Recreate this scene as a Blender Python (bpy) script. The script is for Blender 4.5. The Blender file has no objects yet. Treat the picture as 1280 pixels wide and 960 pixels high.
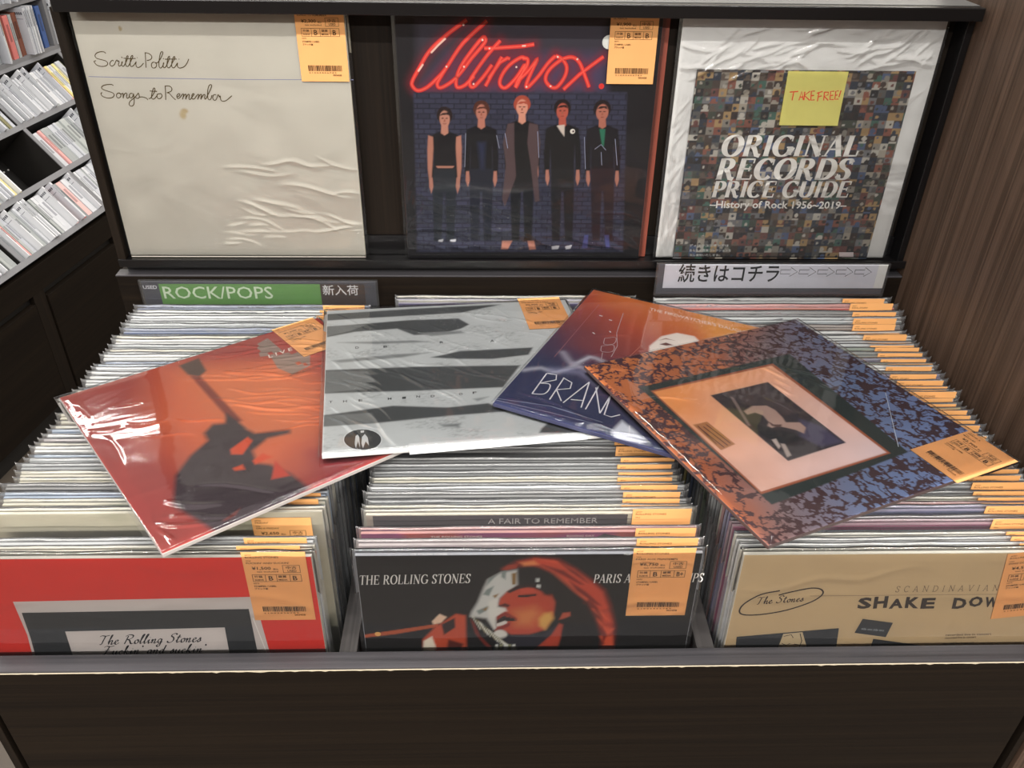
import bpy, bmesh, math, random
import numpy as np
from mathutils import Matrix, Vector
S = bpy.context.scene
COL = S.collection

# ------------------------------------------------------------------ camera
cam_data = bpy.data.cameras.new('camera'); cam_data.sensor_width = 36.0; cam_data.lens = 1042.9 / 1280 * 36
cam = bpy.data.objects.new('camera', cam_data); COL.objects.link(cam); S.camera = cam
right = Vector((0.99958882, -0.02471751, 0.01453394)); fwd = Vector((0.02860868, 0.82554949, -0.5636041))
up = right.cross(fwd)
cam.matrix_world = Matrix(((right.x, up.x, -fwd.x, 0), (right.y, up.y, -fwd.y, 0), (right.z, up.z, -fwd.z, 1.4), (0, 0, 0, 1)))
cam_data.clip_start = 0.02

# ------------------------------------------------------------------ light
world = bpy.data.worlds.new('world'); S.world = world; world.use_nodes = True
bg = world.node_tree.nodes['Background']; bg.inputs[0].default_value = (1.0, 0.96, 0.91, 1); bg.inputs[1].default_value = 0.50
def area(loc, sx, sy, power, rot=(0, 0, 0), c=(1.0, 0.962, 0.915)):
    l = bpy.data.lights.new('ceiling_lamp', 'AREA'); l.shape = 'RECTANGLE'; l.size = sx; l.size_y = sy
    l.energy = power; l.color = c
    o = bpy.data.objects.new('ceiling_lamp', l); COL.objects.link(o); o.location = loc; o.rotation_euler = rot
for x in (-1.9, 0.0, 1.9):
    for y, p in ((-2.6, 82), (-0.9, 56), (0.9, 19), (2.4, 20), (3.7, 16)):
        area((x, y, 2.75), 1.3, 0.06, p)
S.view_settings.view_transform = 'Standard'; S.view_settings.look = 'None'
S.view_settings.gamma = 1.0; S.view_settings.use_curve_mapping = False
S.view_settings.exposure = 0.0

# ------------------------------------------------------------------ helpers
def lin(h):
    c = [int(h[i:i + 2], 16) / 255 for i in (0, 2, 4)]
    return tuple(v / 12.92 if v <= 0.04045 else ((v + 0.055) / 1.055) ** 2.4 for v in c)
def new_mat(name):
    m = bpy.data.materials.new(name); m.use_nodes = True
    nt = m.node_tree; return m, nt, nt.nodes['Principled BSDF']
def plain(name, hexc, rough=0.5, spec=0.5):
    m, nt, b = new_mat(name)
    n = nt.nodes.new('ShaderNodeTexNoise'); n.inputs['Scale'].default_value = 40
    r = nt.nodes.new('ShaderNodeMixRGB'); r.blend_type = 'MULTIPLY'; r.inputs[0].default_value = 0.12
    tc = nt.nodes.new('ShaderNodeTexCoord'); nt.links.new(tc.outputs['Object'], n.inputs['Vector'])
    r.inputs[1].default_value = (*lin(hexc), 1); nt.links.new(n.outputs['Fac'], r.inputs[2])
    nt.links.new(r.outputs[0], b.inputs['Base Color'])
    b.inputs['Roughness'].default_value = rough; b.inputs['Specular IOR Level'].default_value = spec
    return m
def wood(name, c1, c2, axis, rough=0.45, fine=260, spec=0.4):
    m, nt, b = new_mat(name); N = nt.nodes; Lk = nt.links
    tc = N.new('ShaderNodeTexCoord'); mp = N.new('ShaderNodeMapping')
    sc = [fine, fine, fine]; sc[axis] = 3.0; mp.inputs['Scale'].default_value = sc
    n1 = N.new('ShaderNodeTexNoise'); n1.inputs['Scale'].default_value = 1.0; n1.inputs['Detail'].default_value = 5
    mp2 = N.new('ShaderNodeMapping'); sc2 = [fine * .22] * 3; sc2[axis] = 1.2; mp2.inputs['Scale'].default_value = sc2
    n2 = N.new('ShaderNodeTexNoise'); n2.inputs['Scale'].default_value = 1.0; n2.inputs['Detail'].default_value = 3
    Lk.new(tc.outputs['Object'], mp.inputs[0]); Lk.new(mp.outputs[0], n1.inputs['Vector'])
    Lk.new(tc.outputs['Object'], mp2.inputs[0]); Lk.new(mp2.outputs[0], n2.inputs['Vector'])
    ad = N.new('ShaderNodeMath'); ad.operation = 'ADD'; Lk.new(n1.outputs['Fac'], ad.inputs[0]); Lk.new(n2.outputs['Fac'], ad.inputs[1])
    cr = N.new('ShaderNodeValToRGB'); cr.color_ramp.elements[0].position = 0.38; cr.color_ramp.elements[1].position = 0.68
    cr.color_ramp.elements[0].color = (*lin(c1), 1); cr.color_ramp.elements[1].color = (*lin(c2), 1)
    ml = N.new('ShaderNodeMath'); ml.operation = 'MULTIPLY'; ml.inputs[1].default_value = 0.5
    Lk.new(ad.outputs[0], ml.inputs[0]); Lk.new(ml.outputs[0], cr.inputs[0]); Lk.new(cr.outputs[0], b.inputs['Base Color'])
    bp = N.new('ShaderNodeBump'); bp.inputs['Strength'].default_value = 0.15; bp.inputs['Distance'].default_value = 0.001
    Lk.new(n1.outputs['Fac'], bp.inputs['Height']); Lk.new(bp.outputs[0], b.inputs['Normal'])
    b.inputs['Roughness'].default_value = rough; b.inputs['Specular IOR Level'].default_value = spec
    return m
def film_mat(name, haze, bump, scale, rough=0.08, gloss=1.0):
    m, nt, b = new_mat(name); N = nt.nodes; Lk = nt.links; N.remove(b)
    out = N['Material Output']; tr = N.new('ShaderNodeBsdfTransparent'); tr.inputs[0].default_value = (.97, .975, .98, 1)
    gl = N.new('ShaderNodeBsdfGlossy'); gl.inputs['Roughness'].default_value = rough
    df = N.new('ShaderNodeBsdfDiffuse'); df.inputs[0].default_value = (.8, .8, .82, 1)
    fr = N.new('ShaderNodeFresnel'); fr.inputs[0].default_value = 1.5
    tc = N.new('ShaderNodeTexCoord'); oi = N.new('ShaderNodeObjectInfo')
    va = N.new('ShaderNodeVectorMath'); va.operation = 'ADD'; Lk.new(tc.outputs['Object'], va.inputs[0])
    ms = N.new('ShaderNodeMath'); ms.operation = 'MULTIPLY'; ms.inputs[1].default_value = 37.0; Lk.new(oi.outputs['Random'], ms.inputs[0])
    Lk.new(ms.outputs[0], va.inputs[1])
    mp = N.new('ShaderNodeMapping'); mp.inputs['Scale'].default_value = (scale, scale, scale * 1.8); Lk.new(va.outputs[0], mp.inputs[0])
    n = N.new('ShaderNodeTexNoise'); n.inputs['Scale'].default_value = 1; n.inputs['Detail'].default_value = 2; n.inputs['Distortion'].default_value = 1.0
    Lk.new(mp.outputs[0], n.inputs['Vector'])
    bp = N.new('ShaderNodeBump'); bp.inputs['Strength'].default_value = bump; bp.inputs['Distance'].default_value = 0.004
    Lk.new(n.outputs['Fac'], bp.inputs['Height']); Lk.new(bp.outputs[0], gl.inputs['Normal']); Lk.new(bp.outputs[0], fr.inputs['Normal'])
    m1 = N.new('ShaderNodeMixShader'); m1.inputs[0].default_value = haze
    Lk.new(tr.outputs[0], m1.inputs[1]); Lk.new(df.outputs[0], m1.inputs[2])
    g = N.new('ShaderNodeMath'); g.operation = 'MULTIPLY'; g.inputs[1].default_value = gloss; g.use_clamp = True
    Lk.new(fr.outputs[0], g.inputs[0])
    m2 = N.new('ShaderNodeMixShader'); Lk.new(g.outputs[0], m2.inputs[0]); Lk.new(m1.outputs[0], m2.inputs[1]); Lk.new(gl.outputs[0], m2.inputs[2])
    Lk.new(m2.outputs[0], out.inputs[0]); return m
def vcol_mat(name, rough=0.45, spec=0.4):
    m, nt, b = new_mat(name); a = nt.nodes.new('ShaderNodeAttribute'); a.attribute_name = 'Col'
    n = nt.nodes.new('ShaderNodeTexNoise'); n.inputs['Scale'].default_value = 25; n.inputs['Detail'].default_value = 4
    tc = nt.nodes.new('ShaderNodeTexCoord'); nt.links.new(tc.outputs['Object'], n.inputs['Vector'])
    r = nt.nodes.new('ShaderNodeMixRGB'); r.blend_type = 'MULTIPLY'; r.inputs[0].default_value = 0.10
    nt.links.new(a.outputs['Color'], r.inputs[1]); nt.links.new(n.outputs['Fac'], r.inputs[2]); nt.links.new(r.outputs[0], b.inputs['Base Color'])
    b.inputs['Roughness'].default_value = rough; b.inputs['Specular IOR Level'].default_value = spec; return m
def tint_mat(name, rough=0.45):
    """card that takes its ink from the object's own colour; edges are pale board, a random printed band runs near the top"""
    m, nt, b = new_mat(name); N = nt.nodes; Lk = nt.links
    oi = N.new('ShaderNodeObjectInfo'); at = N.new('ShaderNodeAttribute'); at.attribute_name = 'Edge'
    tc = N.new('ShaderNodeTexCoord'); sx = N.new('ShaderNodeSeparateXYZ'); Lk.new(tc.outputs['Object'], sx.inputs[0])
    n = N.new('ShaderNodeTexNoise'); n.inputs['Scale'].default_value = 9; n.inputs['Detail'].default_value = 1
    va = N.new('ShaderNodeVectorMath'); va.operation = 'ADD'; ms = N.new('ShaderNodeMath'); ms.operation = 'MULTIPLY'; ms.inputs[1].default_value = 50
    Lk.new(oi.outputs['Random'], ms.inputs[0]); Lk.new(tc.outputs['Object'], va.inputs[0]); Lk.new(ms.outputs[0], va.inputs[1]); Lk.new(va.outputs[0], n.inputs['Vector'])
    cr = N.new('ShaderNodeValToRGB'); cr.color_ramp.elements[0].position = 0.52; cr.color_ramp.elements[1].position = 0.58
    cr.color_ramp.elements[0].color = (0, 0, 0, 1); cr.color_ramp.elements[1].color = (.55, .55, .55, 1); Lk.new(n.outputs['Fac'], cr.inputs[0])
    mx = N.new('ShaderNodeMixRGB'); Lk.new(cr.outputs[0], mx.inputs[0]); Lk.new(oi.outputs['Color'], mx.inputs[1])
    hs = N.new('ShaderNodeHueSaturation'); hs.inputs['Saturation'].default_value = 1.3; hs.inputs['Value'].default_value = .55
    ad = N.new('ShaderNodeMath'); ad.operation = 'MULTIPLY_ADD'; ad.inputs[1].default_value = .5; ad.inputs[2].default_value = .25
    Lk.new(oi.outputs['Random'], ad.inputs[0]); Lk.new(ad.outputs[0], hs.inputs['Hue']); Lk.new(oi.outputs['Color'], hs.inputs['Color']); Lk.new(hs.outputs[0], mx.inputs[2])
    me = N.new('ShaderNodeMixRGB'); Lk.new(at.outputs['Fac'], me.inputs[0]); Lk.new(mx.outputs[0], me.inputs[1])
    mw = N.new('ShaderNodeMixRGB'); mw.inputs[0].default_value = .28; Lk.new(oi.outputs['Color'], mw.inputs[1]); mw.inputs[2].default_value = (.78, .77, .73, 1)
    Lk.new(mw.outputs[0], me.inputs[2]); Lk.new(me.outputs[0], b.inputs['Base Color']); b.inputs['Roughness'].default_value = rough
    return m
M = dict(
    dark=wood('dark_laminate', '120d09', '1d160f', 0, .6, 260, .12), dark_v=wood('dark_laminate_upright', '120e0a', '221a13', 2, .6, 260, .15),
    rail=wood('rail_laminate', '2c2b2e', '4a484b', 0, .4), div=wood('divider_laminate', '2e2c2c', '484544', 1, .45),
    walnut=wood('walnut_laminate', '35281f', '57453a', 2, .5, 420, .25), black=plain('black_metal', '0e0d0e', .3),
    top_sheen=plain('grey_top_sheen', '626261', .4), chip=plain('chipped_edge', 'b9ae98', .8),
    rack=plain('rack_grey', '77777a', .5), rack_dark=plain('rack_back', '120f0d', .6), floor=plain('floor_vinyl', '4a423a', .5),
    wall=plain('wall_paint', 'cfc9bd', .8), orange=plain('orange_tag_paper', 'efb070', .6, .2), board=plain('white_board', 'e9e9e6', .6),
    print=vcol_mat('printed_ink', .6, .1), cover=vcol_mat('printed_cover', .5, .12), tint=tint_mat('sleeve_card'),
    film=film_mat('clear_film', .07, .4, 16, .18, 1.1), film_h=film_mat('clear_film_taut', .012, .12, 9, .055, 1.25), bag=film_mat('clear_bag', .03, .25, 14, .1, 1.3),
    holder=film_mat('clear_holder', .03, .02, 4, .05), green=plain('green_card', '6aa34c', .5), white=plain('white_card', 'd9d9e2', .5),
    slate=plain('slate_card', '4a4a52', .5), brown=plain('brown_card', '3f2b20', .5), yellow=plain('yellow_note', 'efe98c', .7, .2))

def link(name, me, mat=None, parent=None):
    o = bpy.data.objects.new(name, me); COL.objects.link(o)
    if mat is not None and me is not None and not me.materials: me.materials.append(mat)
    if parent is not None: o.parent = parent
    return o
def thing(name, label, cat, mat4=None, group=None):
    o = bpy.data.objects.new(name, None); o.empty_display_size = .02; COL.objects.link(o)
    o['label'] = label; o['category'] = cat
    if group: o['group'] = group
    if mat4 is not None: o.matrix_world = mat4
    return o
def box_mesh(x0, x1, y0, y1, z0, z1, bevel=0.0, name='box'):
    bm = bmesh.new(); bmesh.ops.create_cube(bm, size=1)
    bmesh.ops.scale(bm, vec=(x1 - x0, y1 - y0, z1 - z0), verts=bm.verts)
    bmesh.ops.translate(bm, vec=((x0 + x1) / 2, (y0 + y1) / 2, (z0 + z1) / 2), verts=bm.verts)
    if bevel: bmesh.ops.bevel(bm, geom=bm.edges[:], offset=bevel, segments=2, affect='EDGES', profile=.6)
    me = bpy.data.meshes.new(name); bm.to_mesh(me); bm.free(); return me
def box(name, x0, x1, y0, y1, z0, z1, mat, parent=None, bevel=0.0):
    return link(name, box_mesh(x0, x1, y0, y1, z0, z1, bevel, name), mat, parent)
def frame(a, b, o):
    """matrix whose local x is a, local z is b, local -y is the face normal"""
    a = Vector(a).normalized(); b = Vector(b); b = (b - a * a.dot(b)).normalized(); y = b.cross(a)
    return Matrix(((a.x, y.x, b.x, o[0]), (a.y, y.y, b.y, o[1]), (a.z, y.z, b.z, o[2]), (0, 0, 0, 1)))

# ------------------------------------------------------------------ the room
FZ = -0.12
def struct(o): o['kind'] = 'structure'; return o
struct(box('floor', -4, 3, -3.4, 4.2, FZ - .05, FZ, M['floor']))
struct(box('wall_front', -4, 3, -3.45, -3.4, FZ, 2.9, M['brown']))
struct(box('wall_back', -4, 3, 4.2, 4.25, FZ, 2.9, M['wall'])); struct(box('wall_left', -4.05, -4, -3.4, 4.2, FZ, 2.9, M['wall'])); struct(box('wall_right', 3, 3.05, -3.4, 4.2, FZ, 2.9, M['wall']))

# ------------------------------------------------------------------ record browser
cab = thing('record_browser', 'dark wood record bin unit with three bins and a display ledge behind', 'record bin', Matrix.Translation((0.04, .5, FZ)))
def cp(name, x0, x1, y0, y1, z0, z1, mat, bevel=.0008, label=None):
    o = box(name, x0 - .04, x1 - .04, y0 - .5, y1 - .5, z0 - FZ, z1 - FZ, M[mat], cab, bevel)
    if label: o['label'] = label
    return o
cp('front_panel', -.475, .5475, .5005, .518, FZ + .06, .7335, 'dark')
cp('kick_board', -.475, .5475, .53, .545, FZ, FZ + .0595, 'black')
cp('front_rail', -.4905, .5655, .5, .5185, .7335, .736, 'rail', .0003, 'scuffed grey top edge of the front board')
ch = bmesh.new(); rr = random.Random(4)
n = 260; prev = None
for i in range(n + 1):
    x = -.4905 - .04 + i * (1.056 / n); d = .0006 + .0009 * abs(rr.gauss(0, .7)) if rr.random() < .5 else .0007
    a = ch.verts.new((x, -.0006, .7337 - FZ)); b_ = ch.verts.new((x, -.0006, .7337 - FZ - d)); c_ = ch.verts.new((x, .0004, .7341 - FZ))
    if prev: ch.faces.new((prev[0], a, b_, prev[1])); ch.faces.new((prev[2], c_, a, prev[0]))
    prev = (a, b_, c_)
me = bpy.data.meshes.new('chipped_edge'); ch.to_mesh(me); ch.free(); o = link('chipped_edge', me, M['chip'], cab); o['label'] = 'pale chipped edge of the laminate'
cp('end_post', -.4905, -.4825, .502, .53, FZ, .7335, 'dark_v'); cp('end_post', .5585, .5655, .502, .53, FZ, .7335, 'dark_v')
cp('shadow_gap', -.4824, -.4752, .515, .53, FZ, .7335, 'black'); cp('shadow_gap', .5477, .5584, .515, .53, FZ, .7335, 'black')
cp('side_board', -.4905, -.4835, .5186, 1.011, .50, .7335, 'dark'); cp('side_board', .5565, .5655, .5186, 1.011, .50, .7335, 'dark')
cp('divider', -.1437, -.1268, .5186, 1.011, .5405, .7335, 'div'); cp('divider', .2025, .2195, .5186, 1.011, .5405, .7335, 'div')
cp('bin_floor', -.4834, .5564, .5186, 1.011, .528, .540, 'dark')
cp('header_box', -.4955, .5665, 1.012, 1.06, FZ, .8843, 'dark'); cp('header_edge', -.4955, .5665, 1.0110, 1.0295, .8844, .8862, 'rail', .0004)
cp('ledge_support', -.486, .5655, 1.0296, 1.06, .8863, .8975, 'black')
cp('display_ledge', -.4875, .5665, 1.0155, 1.06, .8976, .9018, 'black'); cp('ledge_lip', -.4875, .5665, 1.0125, 1.0154, .8975, .9078, 'black', .0006)
cp('display_back', -.4825, .5575, 1.0490, 1.058, .9018, 1.2255, 'dark_v'); cp('dark_gap_strip', -.4825, .5575, 1.0440, 1.0488, .902, .9295, 'black')  # black strip stands in for the shaded gap below the back panel
cp('display_post', -.4930, -.4828, 1.026, 1.058, .9020, 1.2140, 'dark_v'); cp('display_post', .5580, .5665, 1.022, 1.058, .9020, 1.2140, 'black')
cp('top_rail', -.4780, .5615, 1.0, 1.024, 1.2134, 1.2278, 'black', .0012); cp('rail_top', -.4780, .5600, 1.012, 1.075, 1.2279, 1.2284, 'top_sheen', .0005, 'top surface of the display, its reflection painted grey')  # grey plate paints the light reflected off the top of the display
cp('tall_side_panel', .5670, .5850, .498, 1.12, FZ, 1.75, 'walnut', .001, 'tall brown wood-grain side panel')

# ------------------------------------------------------------------ cover art data, in millimetres on each cover
ART = {"d1":[["s","8d92b8",[[-152.9,233.0],[-97.7,231.8],[31.5,231.0],[160.4,231.9]],0.7],["s","5a4a22",[[-126.4,259.1],[-127.4,260.7],[-131.5,261.1],[-136.5,259.7],[-139.4,256.7],
[-138.1,253.8],[-132.9,252.2],[-128.1,250.7],[-126.8,247.9],[-129.4,245.4],[-134.8,244.6],[-139.7,246.0],[-141.8,248.7],[-142.0,250.3],[-139.7,251.0]],1.0],["s","5a4a22",[[-119.0,
250.7],[-120.3,251.6],[-122.6,250.3],[-124.3,248.0],[-124.0,245.7],[-122.0,245.2],[-119.1,247.1],[-116.5,250.8],[-114.9,252.0],[-114.7,250.3],[-113.4,251.2],[-113.0,249.9],[-114.3,
247.6],[-114.6,245.7],[-113.5,245.2],[-111.2,246.7],[-108.9,250.4]],1.0],["s","5a4a22",[[-109.7,250.2],[-110.8,247.2],[-110.2,245.0],[-108.1,245.8],[-104.0,251.3],[-101.3,255.5],
[-101.5,257.0],[-103.1,255.4],[-105.3,250.4],[-106.1,246.3],[-105.1,244.9],[-102.9,245.8],[-98.8,251.4],[-95.9,255.5],[-95.7,257.3],[-97.7,255.9],[-99.8,250.9],[-100.9,246.3],
[-99.9,244.8],[-97.3,245.9],[-94.1,249.1],[-92.9,250.5]],1.0],["s","5a4a22",[[-93.1,250.3],[-94.1,247.3],[-93.8,244.5],[-91.6,243.9],[-88.4,245.5],[-84.8,248.8]],1.0],["s","5a4a22",
[[-106.8,254.2],[-101.5,253.6],[-92.8,254.0]],1.0],["s","5a4a22",[[-109.0,255.8],[-108.1,254.2]],1.0],["s","5a4a22",[[-91.0,255.1],[-90.5,254.7]],1.0],["s","5a4a22",[[-80.3,260.2],
[-81.4,253.4],[-83.1,243.7]],1.0],["s","5a4a22",[[-81.0,260.4],[-77.9,260.2],[-74.6,258.4],[-73.6,255.7],[-75.8,252.9],[-80.3,251.7]],1.0],["s","5a4a22",[[-71.4,249.8],[-73.7,249.8]
,[-75.9,247.5],[-75.9,244.4],[-73.8,243.3],[-71.1,244.7],[-69.8,247.5],[-70.9,249.6],[-68.6,249.3],[-65.1,252.6],[-61.0,258.1],[-59.7,261.0],[-60.7,261.9],[-62.7,259.9],[-65.1,
254.4],[-66.8,248.9],[-67.3,244.8],[-66.0,243.4],[-63.4,245.3],[-60.9,249.4]],1.0],["s","5a4a22",[[-61.2,249.9],[-62.5,246.2],[-62.1,243.9],[-59.7,244.8],[-56.2,249.9],[-53.1,255.0]
,[-53.1,256.8],[-55.0,254.9],[-57.0,249.9],[-57.9,245.8],[-56.8,243.7],[-54.5,244.9],[-50.6,250.0],[-47.2,254.6],[-47.1,256.6],[-49.0,255.0],[-51.5,250.0],[-52.5,245.5],[-51.1,
243.7],[-48.8,244.9],[-44.8,249.6]],1.0],["s","5a4a22",[[-44.8,249.6],[-45.9,246.3],[-45.1,244.3],[-42.9,243.6],[-38.4,245.0],[-34.3,248.7],[-30.9,254.0]],1.0],["s","5a4a22",
[[-58.8,253.4],[-53.6,253.6],[-45.1,253.7]],1.0],["s","5a4a22",[[-60.8,254.3],[-59.9,253.7]],1.0],["s","5a4a22",[[-42.7,253.9],[-42.0,253.4]],1.0],["s","5a4a22",[[-126.2,222.8],
[-127.6,223.9],[-131.5,224.1],[-137.0,223.2],[-140.1,221.5],[-140.9,219.7],[-139.0,217.9],[-133.6,216.0],[-129.3,214.4],[-128.0,212.1],[-129.9,209.4],[-134.3,208.1],[-138.8,208.7],
[-142.3,210.3],[-143.4,212.6],[-142.7,214.2],[-141.4,214.4]],1.0],["s","5a4a22",[[-121.7,214.3],[-123.9,213.5],[-125.3,211.5],[-125.2,209.1],[-123.5,208.4],[-121.2,209.5],[-120.0,
211.8],[-120.5,213.8],[-121.7,214.3],[-120.3,213.2],[-117.9,213.5],[-116.8,214.2]],1.0],["s","5a4a22",[[-116.9,214.0],[-117.5,211.2],[-118.1,208.2],[-116.8,211.2],[-114.9,213.5],
[-113.1,214.2],[-112.6,212.6],[-113.8,209.9],[-113.3,208.0],[-111.4,208.9],[-109.5,211.3]],1.0],["s","5a4a22",[[-105.6,213.6],[-107.8,213.9],[-109.9,211.9],[-110.0,209.3],[-108.1,
208.6],[-106.0,210.6],[-104.6,213.6],[-105.0,210.0],[-105.6,205.3],[-107.4,200.6],[-110.1,198.8],[-112.3,199.6],[-112.5,201.9],[-110.3,204.9],[-106.4,207.6],[-103.1,210.0],[-99.7,
213.3],[-98.6,214.3],[-98.3,212.0],[-98.7,209.4],[-100.6,208.0],[-102.5,208.5],[-103.3,209.3]],1.0],["s","5a4a22",[[-98.7,209.5],[-95.1,209.9],[-92.0,209.1],[-89.9,208.0],[-89.3,
206.2]],1.0],["s","5a4a22",[[-87.9,208.0],[-85.5,208.5],[-82.0,212.1],[-78.6,216.8],[-77.9,219.7],[-78.8,220.4],[-80.6,218.1],[-83.1,212.8],[-84.0,209.1],[-82.7,207.3],[-80.1,208.5]
,[-77.1,211.5]],1.0],["s","5a4a22",[[-84.5,216.9],[-80.9,216.6],[-76.0,216.5]],1.0],["s","5a4a22",[[-73.6,213.8],[-76.1,213.2],[-77.3,210.5],[-76.5,208.3],[-74.2,208.1],[-71.8,
209.9],[-71.1,212.5],[-72.2,213.9],[-73.7,213.7]],1.0],["s","5a4a22",[[-64.9,223.4],[-65.9,216.2],[-67.7,206.6]],1.0],["s","5a4a22",[[-65.5,222.5],[-62.0,223.0],[-58.8,222.1],
[-57.6,219.4],[-59.6,216.6],[-64.5,215.0]],1.0],["s","5a4a22",[[-64.5,215.0],[-61.8,214.5],[-58.9,210.0],[-55.8,206.7]],1.0],["s","5a4a22",[[-54.0,209.9],[-51.8,210.8],[-49.7,212.5]
,[-49.7,213.9],[-51.5,213.7],[-53.4,211.5],[-53.5,209.0],[-51.9,208.4],[-49.5,210.1],[-46.4,213.3],[-45.1,213.5],[-45.8,210.8],[-47.6,207.4],[-45.5,210.8],[-43.2,213.3],[-42.0,
212.9],[-42.8,210.2],[-43.7,207.4],[-41.6,210.9],[-39.4,213.3],[-38.3,213.0],[-39.1,210.2],[-39.5,207.8],[-38.1,207.4],[-35.5,210.2],[-33.2,212.7],[-32.3,213.7],[-33.3,214.3],
[-35.0,212.7],[-35.7,209.9],[-35.3,207.8],[-33.1,208.2],[-30.4,211.0],[-27.9,213.4],[-26.9,212.7],[-28.3,209.6],[-29.4,207.4],[-26.9,211.0],[-24.7,213.4],[-23.6,212.9],[-24.7,210.0]
,[-25.5,207.5],[-23.1,211.0],[-20.8,213.2],[-19.6,212.8],[-20.5,209.6],[-20.5,207.9],[-19.0,208.6],[-16.5,212.5],[-13.1,217.3],[-10.2,222.1],[-9.7,224.3],[-11.0,224.9],[-13.1,223.1]
,[-15.1,218.7],[-16.5,212.5],[-16.6,208.3],[-15.1,207.0],[-13.0,208.7],[-11.7,211.8],[-10.9,212.5]],1.0],["s","5a4a22",[[-6.3,212.9],[-8.0,213.3],[-10.1,211.8],[-10.9,208.7],[-9.6,
206.6],[-7.3,207.3],[-5.3,210.5],[-4.1,212.9],[-3.2,212.6],[-2.9,210.5],[-1.6,211.9],[-1.7,209.1],[-1.2,206.3],[1.5,205.5],[5.2,206.7],[9.2,209.5],[12.5,212.1]],1.0],["e","b9a988",
[[-103.2,286.8],[-101.1,284.2]],0.8],["e","c2b08c",[[-47.8,193.5],[-43.6,190.6]],2],["e","c7b692",[[-50.8,188.6],[-46.9,183.8]],3]],"d2":[["p","3d3a45",[[-131.0,300.5],[87.9,302.6],
[94.4,219.3],[-135.1,217.5]],12],["p","514766",[[-95.3,262.1],[93.7,263.8],[94.4,218.4],[-135.2,216.6]],18],["g","8c2433",[[-72.7,299.9],[-95.8,284.0],[-117.5,265.1],[-130.3,245.9],
[-139.0,231.6],[-139.4,225.0],[-132.9,219.8],[-121.9,223.8],[-109.4,234.4],[-98.3,246.2],[-77.7,274.3],[-49.3,299.2]],7],["g","8c2433",[[-98.3,246.2],[-105.3,235.8],[-109.6,227.9],
[-105.7,223.3],[-92.0,230.6],[-81.0,241.2],[-67.4,258.0],[-52.7,274.5],[-51.4,280.1],[-55.3,280.1],[-70.0,263.0],[-80.9,247.6],[-86.5,233.3],[-85.4,224.1],[-75.9,226.8],[-65.0,
237.4]],7],["g","8c2433",[[-33.6,277.8],[-47.4,263.2],[-62.2,243.9],[-70.4,230.8],[-66.5,224.3],[-54.2,236.2],[-43.4,250.5]],7],["g","8c2433",[[-52.7,268.9],[-38.2,269.4],[-6.5,
271.8],[6.4,274.0]],7],["g","8c2433",[[-31.5,259.6],[-40.8,244.1],[-51.5,225.7]],7],["g","8c2433",[[-47.5,234.9],[-34.1,253.2],[-24.8,258.4],[-22.1,257.1]],7],["g","8c2433",[[-2.2,
257.3],[-8.9,259.1],[-22.1,250.7],[-31.3,239.0],[-34.0,228.5],[-27.1,223.9],[-13.8,236.5],[-3.4,252.1],[-11.0,231.3],[-14.9,224.0]],7],["g","8c2433",[[-7.2,257.9],[-1.1,257.3],
[-2.3,248.3],[-11.4,235.2],[-15.3,224.7]],7],["g","8c2433",[[-11.3,232.6],[1.8,245.7],[10.8,258.0],[4.6,244.5],[-1.8,228.7],[-0.3,224.8],[11.5,236.7],[23.1,252.4],[32.1,261.4]],7],
["g","8c2433",[[32.1,261.4],[40.2,257.6],[46.1,248.7],[44.0,237.0],[35.0,225.1],[26.8,226.3],[21.1,234.2],[24.7,244.6],[36.4,255.1],[46.8,259.6],[54.9,259.1],[61.9,252.7],[68.1,
239.8],[74.5,225.4]],7],["g","8c2433",[[89.5,260.9],[76.8,251.6],[61.4,239.8],[43.3,222.5]],7],["s","f0413c",[[-72.7,299.9],[-95.8,284.0],[-117.5,265.1],[-130.3,245.9],[-139.0,
231.6],[-139.4,225.0],[-132.9,219.8],[-121.9,223.8],[-109.4,234.4],[-98.3,246.2],[-77.7,274.3],[-49.3,299.2]],4.6],["s","f0413c",[[-98.3,246.2],[-105.3,235.8],[-109.6,227.9],
[-105.7,223.3],[-92.0,230.6],[-81.0,241.2],[-67.4,258.0],[-52.7,274.5],[-51.4,280.1],[-55.3,280.1],[-70.0,263.0],[-80.9,247.6],[-86.5,233.3],[-85.4,224.1],[-75.9,226.8],[-65.0,
237.4]],4.6],["s","f0413c",[[-33.6,277.8],[-47.4,263.2],[-62.2,243.9],[-70.4,230.8],[-66.5,224.3],[-54.2,236.2],[-43.4,250.5]],4.6],["s","f0413c",[[-52.7,268.9],[-38.2,269.4],[-6.5,
271.8],[6.4,274.0]],4.6],["s","f0413c",[[-31.5,259.6],[-40.8,244.1],[-51.5,225.7]],4.6],["s","f0413c",[[-47.5,234.9],[-34.1,253.2],[-24.8,258.4],[-22.1,257.1]],4.6],["s","f0413c",
[[-2.2,257.3],[-8.9,259.1],[-22.1,250.7],[-31.3,239.0],[-34.0,228.5],[-27.1,223.9],[-13.8,236.5],[-3.4,252.1],[-11.0,231.3],[-14.9,224.0]],4.6],["s","f0413c",[[-7.2,257.9],[-1.1,
257.3],[-2.3,248.3],[-11.4,235.2],[-15.3,224.7]],4.6],["s","f0413c",[[-11.3,232.6],[1.8,245.7],[10.8,258.0],[4.6,244.5],[-1.8,228.7],[-0.3,224.8],[11.5,236.7],[23.1,252.4],[32.1,
261.4]],4.6],["s","f0413c",[[32.1,261.4],[40.2,257.6],[46.1,248.7],[44.0,237.0],[35.0,225.1],[26.8,226.3],[21.1,234.2],[24.7,244.6],[36.4,255.1],[46.8,259.6],[54.9,259.1],[61.9,
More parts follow.
